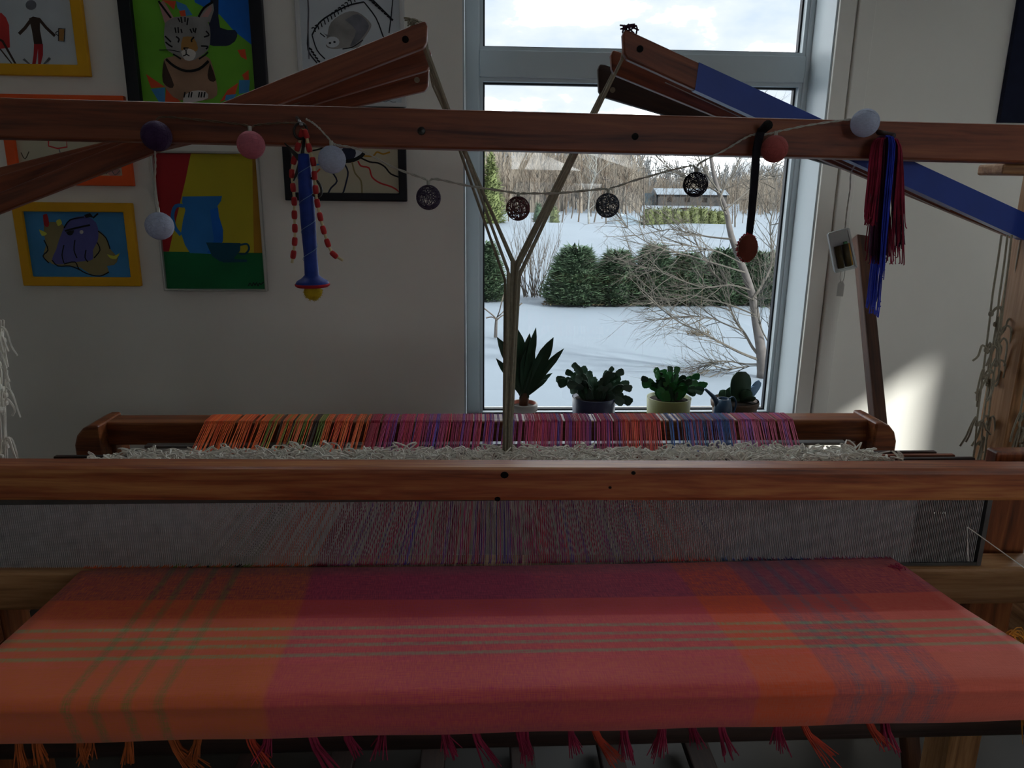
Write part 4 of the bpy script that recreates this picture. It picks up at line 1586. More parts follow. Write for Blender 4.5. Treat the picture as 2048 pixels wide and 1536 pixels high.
# ---------------------------------------------------------------- warp over the back beam and through the reed
warp = thing('warp', (0.0, by0, BZ), 'spread coloured warp threads running over the back beam', 'yarn')
HY = 1.62                                            # where the photo shows the warp meeting the heddle tops
HEDY = 1.46
WB0, WB1 = P(428, 832, by1).x, P(1566, 838, by1).x
WH0, WH1 = P(381, 905, HY).x, P(1602, 907, HY).x
tt = (by0 - HEDY) / (by0 - HY)
WE0, WE1 = lerp(WB0, WH0, tt), lerp(WB1, WH1, tt)
bands = [(428, 545, 'orange warp threads', ['d8622a', 'e06a2c', 'cc5226', 'd86a38']),
         (545, 655, 'orange and olive warp threads', ['d8622a', '8a8a3a', 'cc5a30', '6a7a34', 'd06a40', '3a2a20']),
         (655, 738, 'orange-red warp threads', ['d8602c', 'd0482c', 'd86a34']),
         (738, 766, 'dark crimson warp threads', ['8a1c34', '9c2038']),
         (766, 1225, 'magenta and purple warp threads', ['a82c5c', 'b83458', '7a3488', 'c03a50', '9c2c6c', '5a3a94', 'b03a6a']),
         (1225, 1312, 'red warp threads', ['d04430', 'c84038', 'd85a3c', 'a83448']),
         (1312, 1446, 'blue and plum warp threads', ['3a4a94', '2c5a9c', '8a3a5c', '5a3a7a', '9c4050', '24406c']),
         (1446, 1568, 'plum and violet warp threads', ['a84060', '8a4a90', '9c3c6c', 'b04a68'])]
wq = random.Random(15)
TPX = (WB1 - WB0) / (1568 - 428)
for (xa, xb, lab, cols) in bands:
    q = MB().use('warp_thread')
    x_ = xa
    dense = 1.0 if xb - xa > 30 else 2.2
    run = 0
    while x_ < xb:
        u = (x_ - 428) / (1568 - 428)
        jit = wq.gauss(0, 0.0012)
        if run <= 0:
            cc = wq.choice(cols)
            run = wq.randint(1, 3)
        run -= 1
        v_ = wq.uniform(.8, 1.15)
        q.col = tuple(min(1, c_ * v_) for c_ in lin(cc))
        Xb = lerp(WB0, WB1, u)
        Xh = lerp(WE0, WE1, u) + jit
        Xf = lerp(XF0, XF1, u) + jit * .3
        sh_ = 0.012 if wq.random() < .5 else -0.012
        r_ = wq.uniform(.0007, .0012)
        zb = BZ + 0.001
        path = [(Xb, by1 + 0.05, zb - 0.10), (Xb, by1 + 0.0015, zb - .004), (Xb, by1 - .006, zb + .0005), (Xb, by0 + .006, zb + .0005), (lerp(Xb, Xh, .01), by0 - .0015, zb - .004), (Xh, HEDY, CZ + sh_), (lerp(Xh, Xf, .8), BY + 0.03, CZ + sh_ * .3), (Xf, FELL + 0.004, CZ)]
        q.tube(path, r_, 4, cap=False)
        step = wq.uniform(1.4, 2.8) / dense
        if wq.random() < .06:
            step += wq.uniform(2, 6)
        x_ += step
    obj('thread_band', q, warp, label=lab, kind='stuff')
# lease stick lying in the warp
beam('lease_stick', (P(300, 893, 1.72).x, 1.70, BZ - 0.030), (P(1680, 893, 1.72).x, 1.70, BZ - 0.030), 0.022, 0.008, 'steel', None, bev=0.002, label='flat metal lease stick lying under the warp before the back beam', cat='stick')

# ---------------------------------------------------------------- shafts, heddles
SZ = 1.45 - 0.515
hx0, hx1 = P(196, 915, 1.40).x, P(1768, 915, 1.40).x
sx0, sx1 = P(20, 912, 1.38).x, P(1960, 912, 1.38).x
labs = ['front wooden shaft bar behind the beater', 'second wooden shaft bar behind the beater', 'third wooden shaft bar behind the beater', 'rearmost wooden shaft bar before the warp']
shafts = []
for k in range(4):
    y_ = 1.335 + k * 0.062
    z_ = PZ(1000, 922, 1.45 - 0.5).z
    z_ = P(1000, 930 - k * 7, y_).z
    sft = thing('shaft', (0, y_, z_), labs[k], 'loom shaft', 'shafts hanging in the loom')
    beam('top_bar', (sx0, y_, z_ - 0.008), (sx1, y_, z_ - 0.008), 0.012, 0.022, 'dark_wood' if k % 2 else 'red_wood', sft, bev=0.002)
    beam('bottom_bar', (sx0, y_, z_ - 0.26), (sx1, y_, z_ - 0.26), 0.012, 0.022, 'dark_wood', sft, bev=0.002)
    q = MB().use('cotton_white')
    for i in range(190):
        x_ = lerp(hx0, hx1, (i + wq.random()) / 190)
        q.tube([(x_, y_ - .0075, z_ + .004), (x_ + wq.uniform(-.002, .002), y_ - .006, z_ - .13), (x_, y_ - .0075, z_ - .27)], .0007, 3, cap=False)
    obj('heddle', q, sft, label='thin white cotton heddle strings', kind='stuff')
    # tangle of heddle tops spilling over the bar
    q = MB().use('cotton_white')
    nk = 360
    for i in range(nk):
        x_ = lerp(hx0, hx1, (i + wq.random()) / nk)
        dens = 0.55 + 0.45 * math.sin(x_ * 9.0 + k * 1.7) * math.sin(x_ * 23.0 + k)
        hgt = 0.008 + 0.026 * dens * wq.random()
        p0 = Vector((x_, y_ + wq.uniform(-.01, .01), z_ + .002))
        pts = [p0]
        for s_ in range(3):
            pts.append(pts[-1] + Vector((wq.uniform(-.02, .02), wq.uniform(-.012, .012), wq.uniform(-.006, .016))))
            pts[-1].z = min(pts[-1].z, z_ + hgt)
        pts.append(p0 + Vector((wq.uniform(-.015, .015), wq.uniform(-.01, .01), -.004)))
        q.tube(smooth_path(pts, 3), .0018, 4, cap=False)
    obj('heddle_loops', q, sft, label='tangled white cotton heddle loops', kind='stuff')
    shafts.append(sft)

# ---------------------------------------------------------------- top levers and their cords
def lever(x_tip, y_top, y_bot, slope_top, slope_bot, x_end, Y, name, label, mat, group, tape=None, tw_=0.020, holes=()):
    """rocking lever: tip near the middle, falling away to the side, cut from a plank in the plane Y"""
    sg = 1 if x_end > x_tip else -1
    dx = abs(x_end - x_tip)
    rt = 14
    pts = [(x_tip + sg * rt, y_top + slope_top * rt), (x_tip + sg * 4, y_top + 4), (x_tip, y_top + 14), (x_tip + sg * 2, y_bot - 8), (x_tip + sg * 8, y_bot + slope_bot * 8), (x_end, y_bot + slope_bot * dx), (x_end, y_top + slope_top * dx)]
    w = [P(x, y, Y) for x, y in pts]
    a = (P(x_end, (y_top + y_bot) / 2 + (slope_top + slope_bot) / 2 * dx, Y) - P(x_tip, (y_top + y_bot) / 2, Y)).normalized()
    c = sum(w, Vector()) / len(w)
    n_ = Vector((0, 1, 0))
    u = n_.cross(a).normalized()
    loc = [Vector(((p - c).dot(a), (p - c).dot(n_), (p - c).dot(u))) for p in w]
    root = thing(name, (c.x, Y, c.z), label, 'lever', group)
    q_ = MB().use(mat)
    q_.prism(loc, (0, tw_, 0))
    o = bpy.data.objects.new('plank', q_.mesh('plank'))
    COL.objects.link(o)
    Mx = Matrix((a, n_, u)).transposed().to_4x4()
    Mx.translation = c
    BASE[o.name] = (0, 0, 0)
    o.parent = root
    o.matrix_parent_inverse = Matrix.Translation(-Vector(BASE[root.name]))
    o.matrix_basis = Mx
    bevel(o, 0.003)
    for (hx_, hy_, light) in holes:
        q_ = MB().use('hole_dark' if not light else 'cotton_cord')
        q_.lathe([(0, -.002), (.006, -.002), (.006, .004), (0, .004)], 12, P(hx_, hy_, Y), (0, 1, 0))
        obj('cord_hole' if not light else 'cord_knot', q_, root)
    if tape:
        t0, t1 = tape
        q_ = MB().use('blue_tape')
        e = 0.0012

        def L(x, top):
            ddx = abs(x - x_tip)
            return P(x, (y_top + slope_top * ddx - 0.8) if top else (y_bot + slope_bot * ddx + 0.8), Y - e)
        q_.prism([L(t0 + 8, True), L(t0, False), L(t1, False), L(t1, True)], (0, tw_ + 2 * e, 0))
        obj('blue_tape', q_, root, label='glossy blue adhesive tape')
    return root


LG = 'top levers of the loom'
L1, L2, L3 = 1.425, 1.57, 1.72
lever(855, 38, 92, 0.405, 0.39, -60, L1, 'rocking_lever', 'left front rocking lever, steepest brown plank rising to the middle', 'red_wood', LG, holes=((811, 79, False),))
lever(862, 92, 138, 0.30, 0.30, -60, L2, 'rocking_lever', 'left middle rocking lever between the two other left planks', 'red_wood', LG)
lever(858, 124, 180, 0.245, 0.225, -60, L3, 'rocking_lever', 'left rear rocking lever, lowest dark plank with two holes', 'red_wood', LG, holes=((827, 134, True), (834, 160, True)))
lever(1246, 55, 114, 0.462, 0.455, 2110, L1, 'rocking_lever', 'right front rocking lever half wrapped in blue tape', 'red_wood', LG, tape=(1390, 2108), holes=((1280, 98, False),))
lever(1222, 96, 146, 0.42, 0.41, 2110, L2, 'rocking_lever', 'right middle rocking lever behind the blue taped one', 'red_wood', LG)
lever(1196, 124, 190, 0.36, 0.30, 2110, L3, 'rocking_lever', 'right rear rocking lever, lowest dark plank before the window', 'dark_wood', LG, holes=((1225, 180, True),))

CG_ = 'tie-up cords of the levers'
cq = random.Random(4)
# frayed knots on the lever tips
for (x_, y_, Y, mt, lab) in ((826, 50, L1, 'cotton_cord', 'small cotton knot on the tip of the left front lever'), (1258, 63, L1, 'yarn_plum', 'dark frayed yarn knot on the tip of the right front lever')):
    q = MB().use(mt)
    c = P(x_, y_, L1 + 0.017)
    for k in range(9):
        q.tube(smooth_path([c + Vector((cq.uniform(-.016, .016), cq.uniform(-.014, .014), -.004)), c + Vector((cq.uniform(-.012, .012), cq.uniform(-.01, .01), .008)), c + Vector((cq.uniform(-.018, .018), cq.uniform(-.01, .01), cq.uniform(.0, .012)))], 3), .0016, 5)
    obj('cord_knot', q, label=lab, cat='knot')
lefts = [(852, 98, L1, 1016, 540, 1009), (856, 104, L1 + .02, 1018, 548, 1012), (858, 130, L2, 1024, 520, 1014), (862, 140, L2 + .02, 1026, 528, 1016), (862, 150, L3, 1030, 528, 1018), (866, 172, L3 + .02, 1032, 532, 1020), (848, 96, L1 + .01, 1010, 560, 1007)]
for i, (x0, y0, Y, jx, jy, bx) in enumerate(lefts):
    q = MB().use('cotton_cord')
    Yb = 1.44 + 0.012 * i
    pth = [P(x0 - 6, y0 - 30, Y + .036), P(x0, y0, Y + .038), P(lerp(x0, jx, .5), lerp(y0, jy, .5), lerp(Y, Yb, .5) + .018), P(jx, jy, Yb), P(lerp(jx, bx, .15), lerp(jy, 940, .15), Yb), P(bx, 950, Yb), P(bx, 985, Yb)]
    q.tube(pth, .0031, 6)
    obj('tie_cord', q, label='flat beige cotton cord running from the left levers down the middle', cat='cord', group=CG_)
rights = [(1248, 112, L1, 1036, 535, 1013), (1244, 118, L1 + .02, 1040, 545, 1016), (1238, 126, L2, 1038, 555, 1019), (1232, 134, L2 + .02, 1034, 525, 1015), (1226, 140, L3, 1030, 530, 1021), (1220, 150, L3 + .02, 1030, 545, 1011)]
for i, (x0, y0, Y, jx, jy, bx) in enumerate(rights):
    q = MB().use('cotton_cord')
    Yb = 1.446 + 0.012 * i
    pth = [P(x0 + 3, y0 - 20, Y + .036), P(x0, y0, Y + .038), P(lerp(x0, jx, .5), lerp(y0, jy, .5), lerp(Y, Yb, .5) + .018), P(jx, jy, Yb), P(lerp(jx, bx, .15), lerp(jy, 940, .15), Yb), P(bx, 950, Yb), P(bx, 985, Yb)]
    q.tube(pth, .0031, 6)
    obj('tie_cord', q, label='flat beige cotton cord running from the right levers down the middle', cat='cord', group=CG_)
# thin cords stretched along the undersides of the levers
for i, (a, b_) in enumerate((((1300, 138), (1900, 420)), ((1330, 165), (1880, 418)), ((1345, 185), (1840, 400)))):
    q = MB().use('clear_wire')
    q.tube([P(a[0], a[1], L2 - .02 + .02 * i), P(b_[0], b_[1], L2 - .02 + .02 * i)], .0011, 5)
    obj('thin_cord', q, label=('uppermost', 'middle', 'lowest')[i] + ' of the thin pale cords stretched under the right levers', cat='cord', group='thin cords under the levers')
for i, (a, b_) in enumerate((((300, 310), (560, 210)), ((320, 302), (600, 205)))):
    q = MB().use('brown_wire')
    q.tube([P(a[0], a[1], L2 - .03 + .02 * i), P(b_[0], b_[1], L2 - .03 + .02 * i)], .0011, 5)
    obj('thin_cord', q, label=('left', 'right')[i] + ' one of two thin brown cords under the left levers', cat='cord', group='thin cords under the levers')


def hank(xs, y0, y1, lean, Y, label, group, mat, knots):
    for i, x_ in enumerate(xs):
        q_ = MB().use(mat)
        pts = []
        for k in range(9):
            t_ = k / 8
            pts.append(P(x_ + lean * t_ + cq.uniform(-2, 2), lerp(y0, y1, t_), Y + 0.012 * i))
        q_.tube(smooth_path(pts, 2), .0021, 5)
        for (ky, n_) in knots:
            t_ = (ky + cq.uniform(-25, 25) - y0) / (y1 - y0)
            if t_ < 0 or t_ > 1:
                continue
            c = P(x_ + lean * t_, lerp(y0, y1, t_), Y + 0.012 * i - .004)
            for j in range(n_):
                a_ = cq.uniform(-.012, .012)
                zs = cq.uniform(.4, 1.5)
                q_.tube(smooth_path([c, c + Vector((a_ * .7, -.004, .012 * zs)), c + Vector((a_ * 1.6, -.006, cq.uniform(-.01, .012))), c + Vector((a_ * 1.9, -.005, -.018 * zs)), c + Vector((a_ * cq.uniform(1.2, 3.0), -.004, -.034 * zs))], 3), .0021, 5)
            q_.lathe([(0, -.006), (.0042, -.004), (.005, 0), (.0042, .004), (0, .006)], 8, c)
        obj('hanging_cord', q_, label=(label % ('first', 'second', 'third', 'fourth')[i]) if '%s' in label else label, cat='cord', group=group)


hank((2002, 2014, 2024, 2042), 470, 960, -62, 1.40, '%s from the left of the long knotted beige cords at the right post', 'knotted cords at the right post', 'cotton_cord', ((650, 2), (700, 3), (745, 3), (870, 3)))
hank((2062, 2072), 700, 960, -40, 1.36, '%s from the left of the short beige cords on the right post', 'knotted cords at the right post', 'cotton_cord', ((740, 3), (860, 4), (910, 3)))
hank((-6, 0, 6), 640, 960, 10, 1.36, '%s from the left of the knotted white cords at the left picture edge', 'knotted cords at the left post', 'cotton_white', ((690, 3), (715, 2), (785, 3), (820, 2), (890, 4)))
# single white thread at the right of the reed
q = MB().use('cotton_white')
q.tube([P(1936, 1122, BY - .012), P(1935, 1090, BY - .012), P(1935, 1054, BY - .012), P(2110, 1180, 0.98)], .0009, 5)
obj('loose_thread', q, label='single white thread stretched from the right end of the reed', cat='thread')

# ================================================================ STRING LIGHTS AND ORNAMENTS
LY = TBY - 0.022
sl = thing('string_lights', P(1000, 385, LY), 'string of cotton ball lights draped along the top beam', 'string lights')
balls = [(313, 272, 29, 'ball_purple', 0, 'dark purple ball'), (502, 290, 27, 'ball_pink', 0, 'pink cotton ball'), (664, 319, 27, 'ball_white', 0, 'white cotton ball beside the blue ornament'), (857, 395, 24.5, 'lace_purple', 1, 'purple thread ball'),
         (1036, 417, 24, 'lace_red', 1, 'reddish thread ball'), (1215, 411, 24, 'lace_grey', 1, 'grey thread ball'), (1391, 369, 24.5, 'lace_black', 1, 'black thread ball'), (1549, 298, 26, 'ball_coral', 0, 'coral cotton ball'), (1730, 246, 27, 'ball_white', 0, 'white cotton ball on top of the beam'), (319, 452, 27, 'ball_white', 0, 'white cotton ball hanging lowest')]
lq = random.Random(33)
for (x_, y_, rp_, mt, lace, lab) in balls:
    c = P(x_, y_, LY - (0.012 if not lace else 0))
    r_ = rp_ * px(c)
    q = MB().use(mt)
    q.smooth = True
    if not lace:
        n_ = 14
        q.lathe([(0, -r_)] + [(math.sin(math.pi * k / n_) * r_, -math.cos(math.pi * k / n_) * r_) for k in range(1, n_)] + [(0, r_)], 24)
        for k in range(26):
            ax = Vector((lq.gauss(0, 1), lq.gauss(0, 1), lq.gauss(0, 1))).normalized()
            s = ax.orthogonal().normalized()
            u = ax.cross(s)
            q.tube([s * math.cos(6.283 * j / 22) * r_ * 1.003 + u * math.sin(6.283 * j / 22) * r_ * 1.003 for j in range(22)], r_ * .014, 3, closed=True)
    else:
        for k in range(46):
            ax = Vector((lq.gauss(0, 1), lq.gauss(0, 1), lq.gauss(0, 1))).normalized()
            off = lq.uniform(-.55, .55)
            rr_ = math.sqrt(1 - off * off)
            s = ax.orthogonal().normalized()
            u = ax.cross(s)
            q.tube([(ax * off + s * math.cos(6.283 * j / 24) * rr_ + u * math.sin(6.283 * j / 24) * rr_) * r_ * .985 for j in range(24)], r_ * .026, 3, closed=True)
    bo = obj('light_ball', q, sl, label=lab, loc=c)
    if x_ not in (313, 1730):
        q = MB().use('clear_wire')
        q.tube([c + Vector((0, 0, r_ * .9)), c + Vector((0, 0, r_ * 1.32))], .0032, 6)
        obj('bulb_socket', q, sl)


def wire(pts, mat, r_=.0011, tw=.0012):
    base = smooth_path([P(x, y, LY + dy) for x, y, dy in pts], 8)
    for s_ in (0, math.pi):
        q_ = MB().use(mat)
        q_.tube([p + Vector((0, math.cos(i * 1.1 + s_), math.sin(i * 1.1 + s_))) * tw for i, p in enumerate(base)], r_, 4, cap=False)
        obj('cord', q_, sl)


wire([(313, 238, .01), (330, 234, .012), (400, 240, .012), (490, 250, .012), (502, 257, .0), (512, 250, .012), (560, 246, .012), (600, 246, .0)], 'brown_wire')
wire([(612, 238, .0), (626, 246, .0), (640, 258, .006), (664, 284, -.004), (675, 290, 0), (720, 300, 0), (790, 336, 0), (850, 358, 0), (857, 366, 0), (870, 358, 0), (940, 372, 0), (1030, 386, 0), (1036, 390, 0), (1045, 387, 0), (1120, 386, 0), (1208, 378, 0), (1215, 384, 0), (1224, 376, 0), (1300, 352, 0), (1380, 332, 0), (1391, 340, 0), (1400, 326, 0), (1450, 300, .01), (1490, 276, .01), (1512, 268, .004)], 'clear_wire')
wire([(1515, 272, .004), (1545, 266, .0), (1560, 262, .012), (1620, 250, .012), (1690, 240, .012), (1730, 236, 0)], 'clear_wire')
wire([(310, 298, -.0), (311, 330, -.004), (310, 370, -.002), (316, 410, -.004), (318, 424, -.006)], 'clear_wire', .0013, .0014)
wire([(1744, 250, .0), (1752, 300, .1), (1706, 336, .17), (1700, 380, .17), (1694, 420, .17), (1690, 458, .17)], 'clear_wire')

# battery box on the end of the cord
c = [P(x, y, LY + .17) for x, y in ((1657, 468), (1696, 457), (1712, 534), (1671, 544))]
ctr = sum(c, Vector()) / 4
q = MB().use('box_clear')
e1, e2 = (c[1] - c[0]), (c[3] - c[0])
nn = e1.cross(e2).normalized()
if nn.y > 0:
    nn = -nn
q.prism([ctr + (p - ctr) * .97 for p in c], -nn * .012)
bbx = bevel(obj('battery_box', q, sl, label='clear plastic battery box'), .002)
for k in range(4):
    q = MB().use('box_clear')
    q.obox(c[k], c[(k + 1) % 4], .004, .005, nn)
    obj('box_edge', q, bbx)
for k, mt in ((.3, 'battery'), (.68, 'battery')):
    q = MB().use(mt)
    p0, p1 = c[0] + e1 * k + e2 * .36 + nn * .002, c[0] + e1 * k + e2 * .93 + nn * .002
    q.smooth = True
    q.tube([p0, p1], e1.length * .165, 14)
    obj('battery_cell', q, bbx)
q = MB().use('battery_gold')
q.tube([c[0] + e1 * .86 + e2 * .36 + nn * .003, c[0] + e1 * .86 + e2 * .93 + nn * .003], .0022, 8)
obj('gold_band', q, bbx)
q = MB().use('leaf_green')
q.obox(c[0] + e1 * .62 + e2 * .32 + nn * .004, c[0] + e1 * .78 + e2 * .32 + nn * .004, .004, .004, nn)
obj('spring', q, bbx)
q = MB().use('clear_wire')
q.tube(smooth_path([P(1682, 542, LY + .165), P(1680, 556, LY + .165), P(1683, 566, LY + .165), P(1688, 556, LY + .165), P(1690, 541, LY + .165)], 4), .0009, 5)
obj('tag_loop', q, bbx)
q = MB().use('tag_white')
q.prism([P(x, y, LY + .165) for x, y in ((1676, 568), (1681, 562), (1686, 563), (1689, 570), (1686, 593), (1673, 592))], (0, .0008, 0))
obj('paper_tag', q, bbx, label='small white paper tag')

# pegs on the top beam
for (x_, y_, x2, y2, mt, r_, lab) in ((592, 232, 603, 250, 'steel', .0028, 'small metal hook holding the scissors on the top beam'), (1517, 268, 1536, 250, 'hole_dark', .0075, 'dark round peg in the top beam above the black strap'), (1748, 262, 1787, 272, 'dark_wood', .0045, 'thin dark peg carrying the crimson and blue yarn')):
    q = MB().use(mt)
    q.smooth = True
    q.tube([P(x_, y_, TBY + .01), P((x_ + x2) / 2, (y_ + y2) / 2, TBY - .012), P(x2, y2, TBY - .035)], [r_, r_, r_ * 1.15], 10)
    obj('peg', q, label=lab, cat='peg', group='pegs on the top beam')

# scissors
SY = TBY - .03
sc_ = thing('scissors', P(603, 322, SY), 'dark steel scissors hanging open from the top beam hook', 'scissors')


def ringpts(cx, cy, rx, ry, Y, n=20, rot=0):
    o_ = []
    for i in range(n):
        a_ = 6.283 * i / n
        x_, y_ = math.cos(a_) * rx, math.sin(a_) * ry
        o_.append(P(cx + x_ * math.cos(rot) - y_ * math.sin(rot), cy + x_ * math.sin(rot) + y_ * math.cos(rot), Y))
    return o_


q = MB().use('steel_dark')
q.smooth = True
q.tube(ringpts(601, 262, 13, 16, SY), .0022, 8, closed=True)
q.tube([P(608, 277, SY), P(606, 300, SY), P(603, 322, SY)], [.0024, .003, .004], 8)
obj('handle', q, sc_)
q = MB().use('steel_dark')
q.smooth = True
q.tube(ringpts(629, 375, 12, 20, SY - .004, rot=-.5), .0022, 8, closed=True)
q.tube([P(619, 357, SY - .004), P(611, 338, SY - .004), P(603, 322, SY - .004)], [.0024, .003, .004], 8)
obj('handle', q, sc_)
for tip, w_, dy in (((569, 286), 6, 0), ((587, 362), 6, -.004)):
    q = MB().use('steel_dark')
    t_ = Vector((tip[0] - 603, tip[1] - 322))
    n2_ = Vector((-t_.y, t_.x)).normalized()
    q.prism([P(603 + n2_.x * w_, 322 + n2_.y * w_, SY + dy), P(603 - n2_.x * w_, 322 - n2_.y * w_, SY + dy), P(tip[0] - n2_.x, tip[1] - n2_.y, SY + dy), P(tip[0] + n2_.x, tip[1] + n2_.y, SY + dy)], (0, .0025, 0))
    obj('blade', q, sc_)
q = MB().use('steel')
q.lathe([(0, -.007), (.003, -.006), (.003, .004), (0, .004)], 10, P(603, 322, SY), (0, 1, 0))
obj('pivot_screw', q, sc_)

# red and cream beaded cord
bc = thing('beaded_cord', P(600, 262, SY), 'red and cream beaded cord looped beside the blue ornament', 'cord')
strands = [[(606, 258), (600, 280), (594, 300), (586, 330), (584, 352), (588, 391), (589, 430), (590, 470), (588, 500), (584, 526)],
           [(608, 258), (614, 276), (618, 296), (626, 322), (629, 350), (633, 395), (640, 432), (650, 470), (664, 505), (686, 521)]]
red = MB().use('bead_red')
red.smooth = True
bl_ = .0150
red.lathe([(0, -bl_ * .5), (.0036, -bl_ * .48), (.0047, -bl_ * .3), (.0049, 0), (.0047, bl_ * .3), (.0036, bl_ * .48), (0, bl_ * .5)], 10)
red_me = red.mesh('bead')
for s_i, st in enumerate(strands):
    path = smooth_path([P(x, y, SY + (.004 if s_i == 0 else -.006)) for x, y in st], 8)
    q = MB().use('bead_cream')
    q.tube(path, .0024, 6)
    obj('strand', q, bc)
    acc, nxt = 0, .008
    for i in range(1, len(path)):
        seg = (path[i] - path[i - 1]).length
        while acc + seg >= nxt:
            p = path[i - 1].lerp(path[i], (nxt - acc) / seg)
            o = obj('bead', red_me, bc, loc=p)
            o.rotation_euler = (path[i] - path[i - 1]).to_track_quat('Z', 'Y').to_euler()
            nxt += .0225
        acc += seg

# blue felt ornament
orn = thing('felt_ornament', P(622, 600, SY), 'long blue wrapped ornament with red rim and yellow pompom', 'ornament')
t0, t1 = P(607, 306, SY), P(625, 570, SY)
ax = (t0 - t1).normalized()
k = px(t1)
Lb = (t0 - t1).length
q = MB().use('felt_blue')
q.smooth = True
q.lathe([(31 * k, 0), (33 * k, 3 * k), (30 * k, 8 * k), (20 * k, 14 * k), (14 * k, 20 * k), (13 * k, 60 * k), (14.5 * k, 120 * k), (14.5 * k, 170 * k), (13 * k, 220 * k), (10 * k, 250 * k), (0, Lb)], 22, t1, ax)
obj('body', q, orn)
q = MB().use('felt_red')
q.smooth = True
q.lathe([(0, -4 * k), (30 * k, -4 * k), (34 * k, -1 * k), (34.5 * k, 2 * k), (32.5 * k, 3 * k), (0, 3 * k)], 22, t1, ax)
obj('rim', q, orn)
q = MB().use('felt_yellow')
q.smooth = True
n_ = 10
pc = t1 - ax * 14 * k
q.lathe([(0, -16 * k)] + [(math.sin(math.pi * j / n_) * 18 * k, -math.cos(math.pi * j / n_) * 16 * k) for j in range(1, n_)] + [(0, 16 * k)], 18, pc, ax)
for j in range(160):
    d = Vector((lq.gauss(0, 1), lq.gauss(0, 1), lq.gauss(0, 1))).normalized()
    q.tube([pc + d * 15 * k, pc + d * 20 * k], [.0007, .0003], 3)
obj('pompom', q, orn)
q = MB().use('leaf_blue')
s = ax.orthogonal().normalized()
u = ax.cross(s)
q.tube([t1 + ax * (30 + 210 * j / 60) * k + (s * math.cos(j * .42) + u * math.sin(j * .42)) * 14.9 * k for j in range(61)], .0005, 4)
obj('wrapping_thread', q, orn)

# black strap with round felt button
stp = thing('felt_strap', P(1497, 524, SY), 'black felt strap ending in a round brown felt disc', 'ornament')
q = MB().use('felt_black')
cen = [(1522, 264, 8), (1514, 300, 7), (1510, 360, 7), (1504, 430, 6.5), (1499, 474, 6)]
lft = [P(x - w, y, SY) for x, y, w in cen]
rtt = [P(x + w, y, SY) for x, y, w in reversed(cen)]
q.prism(lft + rtt, (0, .006, 0))
obj('strap', q, stp)
cdk = P(1496, 496, SY - .004)
kk = px(cdk)
q = MB().use('felt_brown')
q.smooth = True
q.lathe([(0, -5 * kk), (17 * kk, -5 * kk), (19 * kk, -2 * kk), (19 * kk, 6 * kk), (0, 8 * kk)], 22, cdk, (0.25, 1, 0), sx=1.0, sy=1.4)
obj('disc', q, stp)
q = MB().use('felt_red')
for j in range(70):
    a_ = 6.283 * j / 70
    p = cdk + Vector((math.cos(a_) * 19.5 * kk, .004, math.sin(a_) * 27 * kk))
    q.tube([p, p + Vector((math.cos(a_) * 4 * kk * lq.random(), lq.uniform(-.002, .006), math.sin(a_) * 5 * kk * lq.random()))], [.0016, .0005], 4)
obj('fringe_edge', q, stp)
q = MB().use('cotton_white')
q.lathe([(0, -6 * kk), (2 * kk, -6 * kk), (2 * kk, -4 * kk), (0, -4 * kk)], 8, cdk + Vector((6 * kk, 0, -3 * kk)), (0.25, 1, 0))
obj('button_hole', q, stp)

# hank of yarn ends on the right peg
yh = thing('yarn_hank', P(1765, 640, SY), 'crimson and blue yarn ends hanging from the right peg', 'yarn')


def yarn(name, mat, x0, x1, y0, xb0, xb1, ylo, yhi, n, dy, lab):
    q_ = MB().use(mat)
    n = n * 2
    for j in range(n):
        t_ = (j + .5) / n
        xa, xb = lerp(x0, x1, t_), lerp(xb0, xb1, t_) + lq.uniform(-3, 3)
        ye = lq.uniform(ylo, yhi)
        d_ = dy + lq.uniform(-.006, .006)
        q_.tube(smooth_path([P(lerp(xa, 1768, .6), y0 - 6, SY), P(xa, y0 + 10, SY + d_), P(lerp(xa, xb, .5) + lq.uniform(-2, 2), lerp(y0, ye, .5), SY + d_), P(xb, ye - 12, SY + d_), P(xb + lq.uniform(-5, 5), ye, SY + d_)], 3), [.0010] * 13, 4)
    obj(name, q_, yh, label=lab, kind='stuff')


yarn('yarn_strands', 'yarn_crimson', 1742, 1766, 282, 1728, 1752, 430, 452, 26, .004, 'crimson strands on the left')
yarn('yarn_strands', 'yarn_plum', 1752, 1778, 278, 1740, 1772, 500, 528, 34, .010, 'dark plum strands')
yarn('yarn_strands', 'yarn_blue', 1778, 1790, 278, 1762, 1770, 520, 560, 9, -.004, 'bright blue strands in the middle')
yarn('yarn_strands', 'yarn_blue', 1774, 1786, 280, 1734, 1760, 600, 632, 12, .016, 'long blue strands hanging lowest')
yarn('yarn_strands', 'yarn_plum', 1786, 1800, 280, 1784, 1808, 470, 498, 16, .004, 'plum strands on the right')
yarn('yarn_strands', 'yarn_crimson', 1796, 1802, 282, 1780, 1812, 420, 530, 14, .0, 'crimson strands on the right')
yarn('yarn_strands', 'yarn_crimson', 1760, 1775, 282, 1732, 1800, 500, 530, 14, .018, 'crimson strands behind')

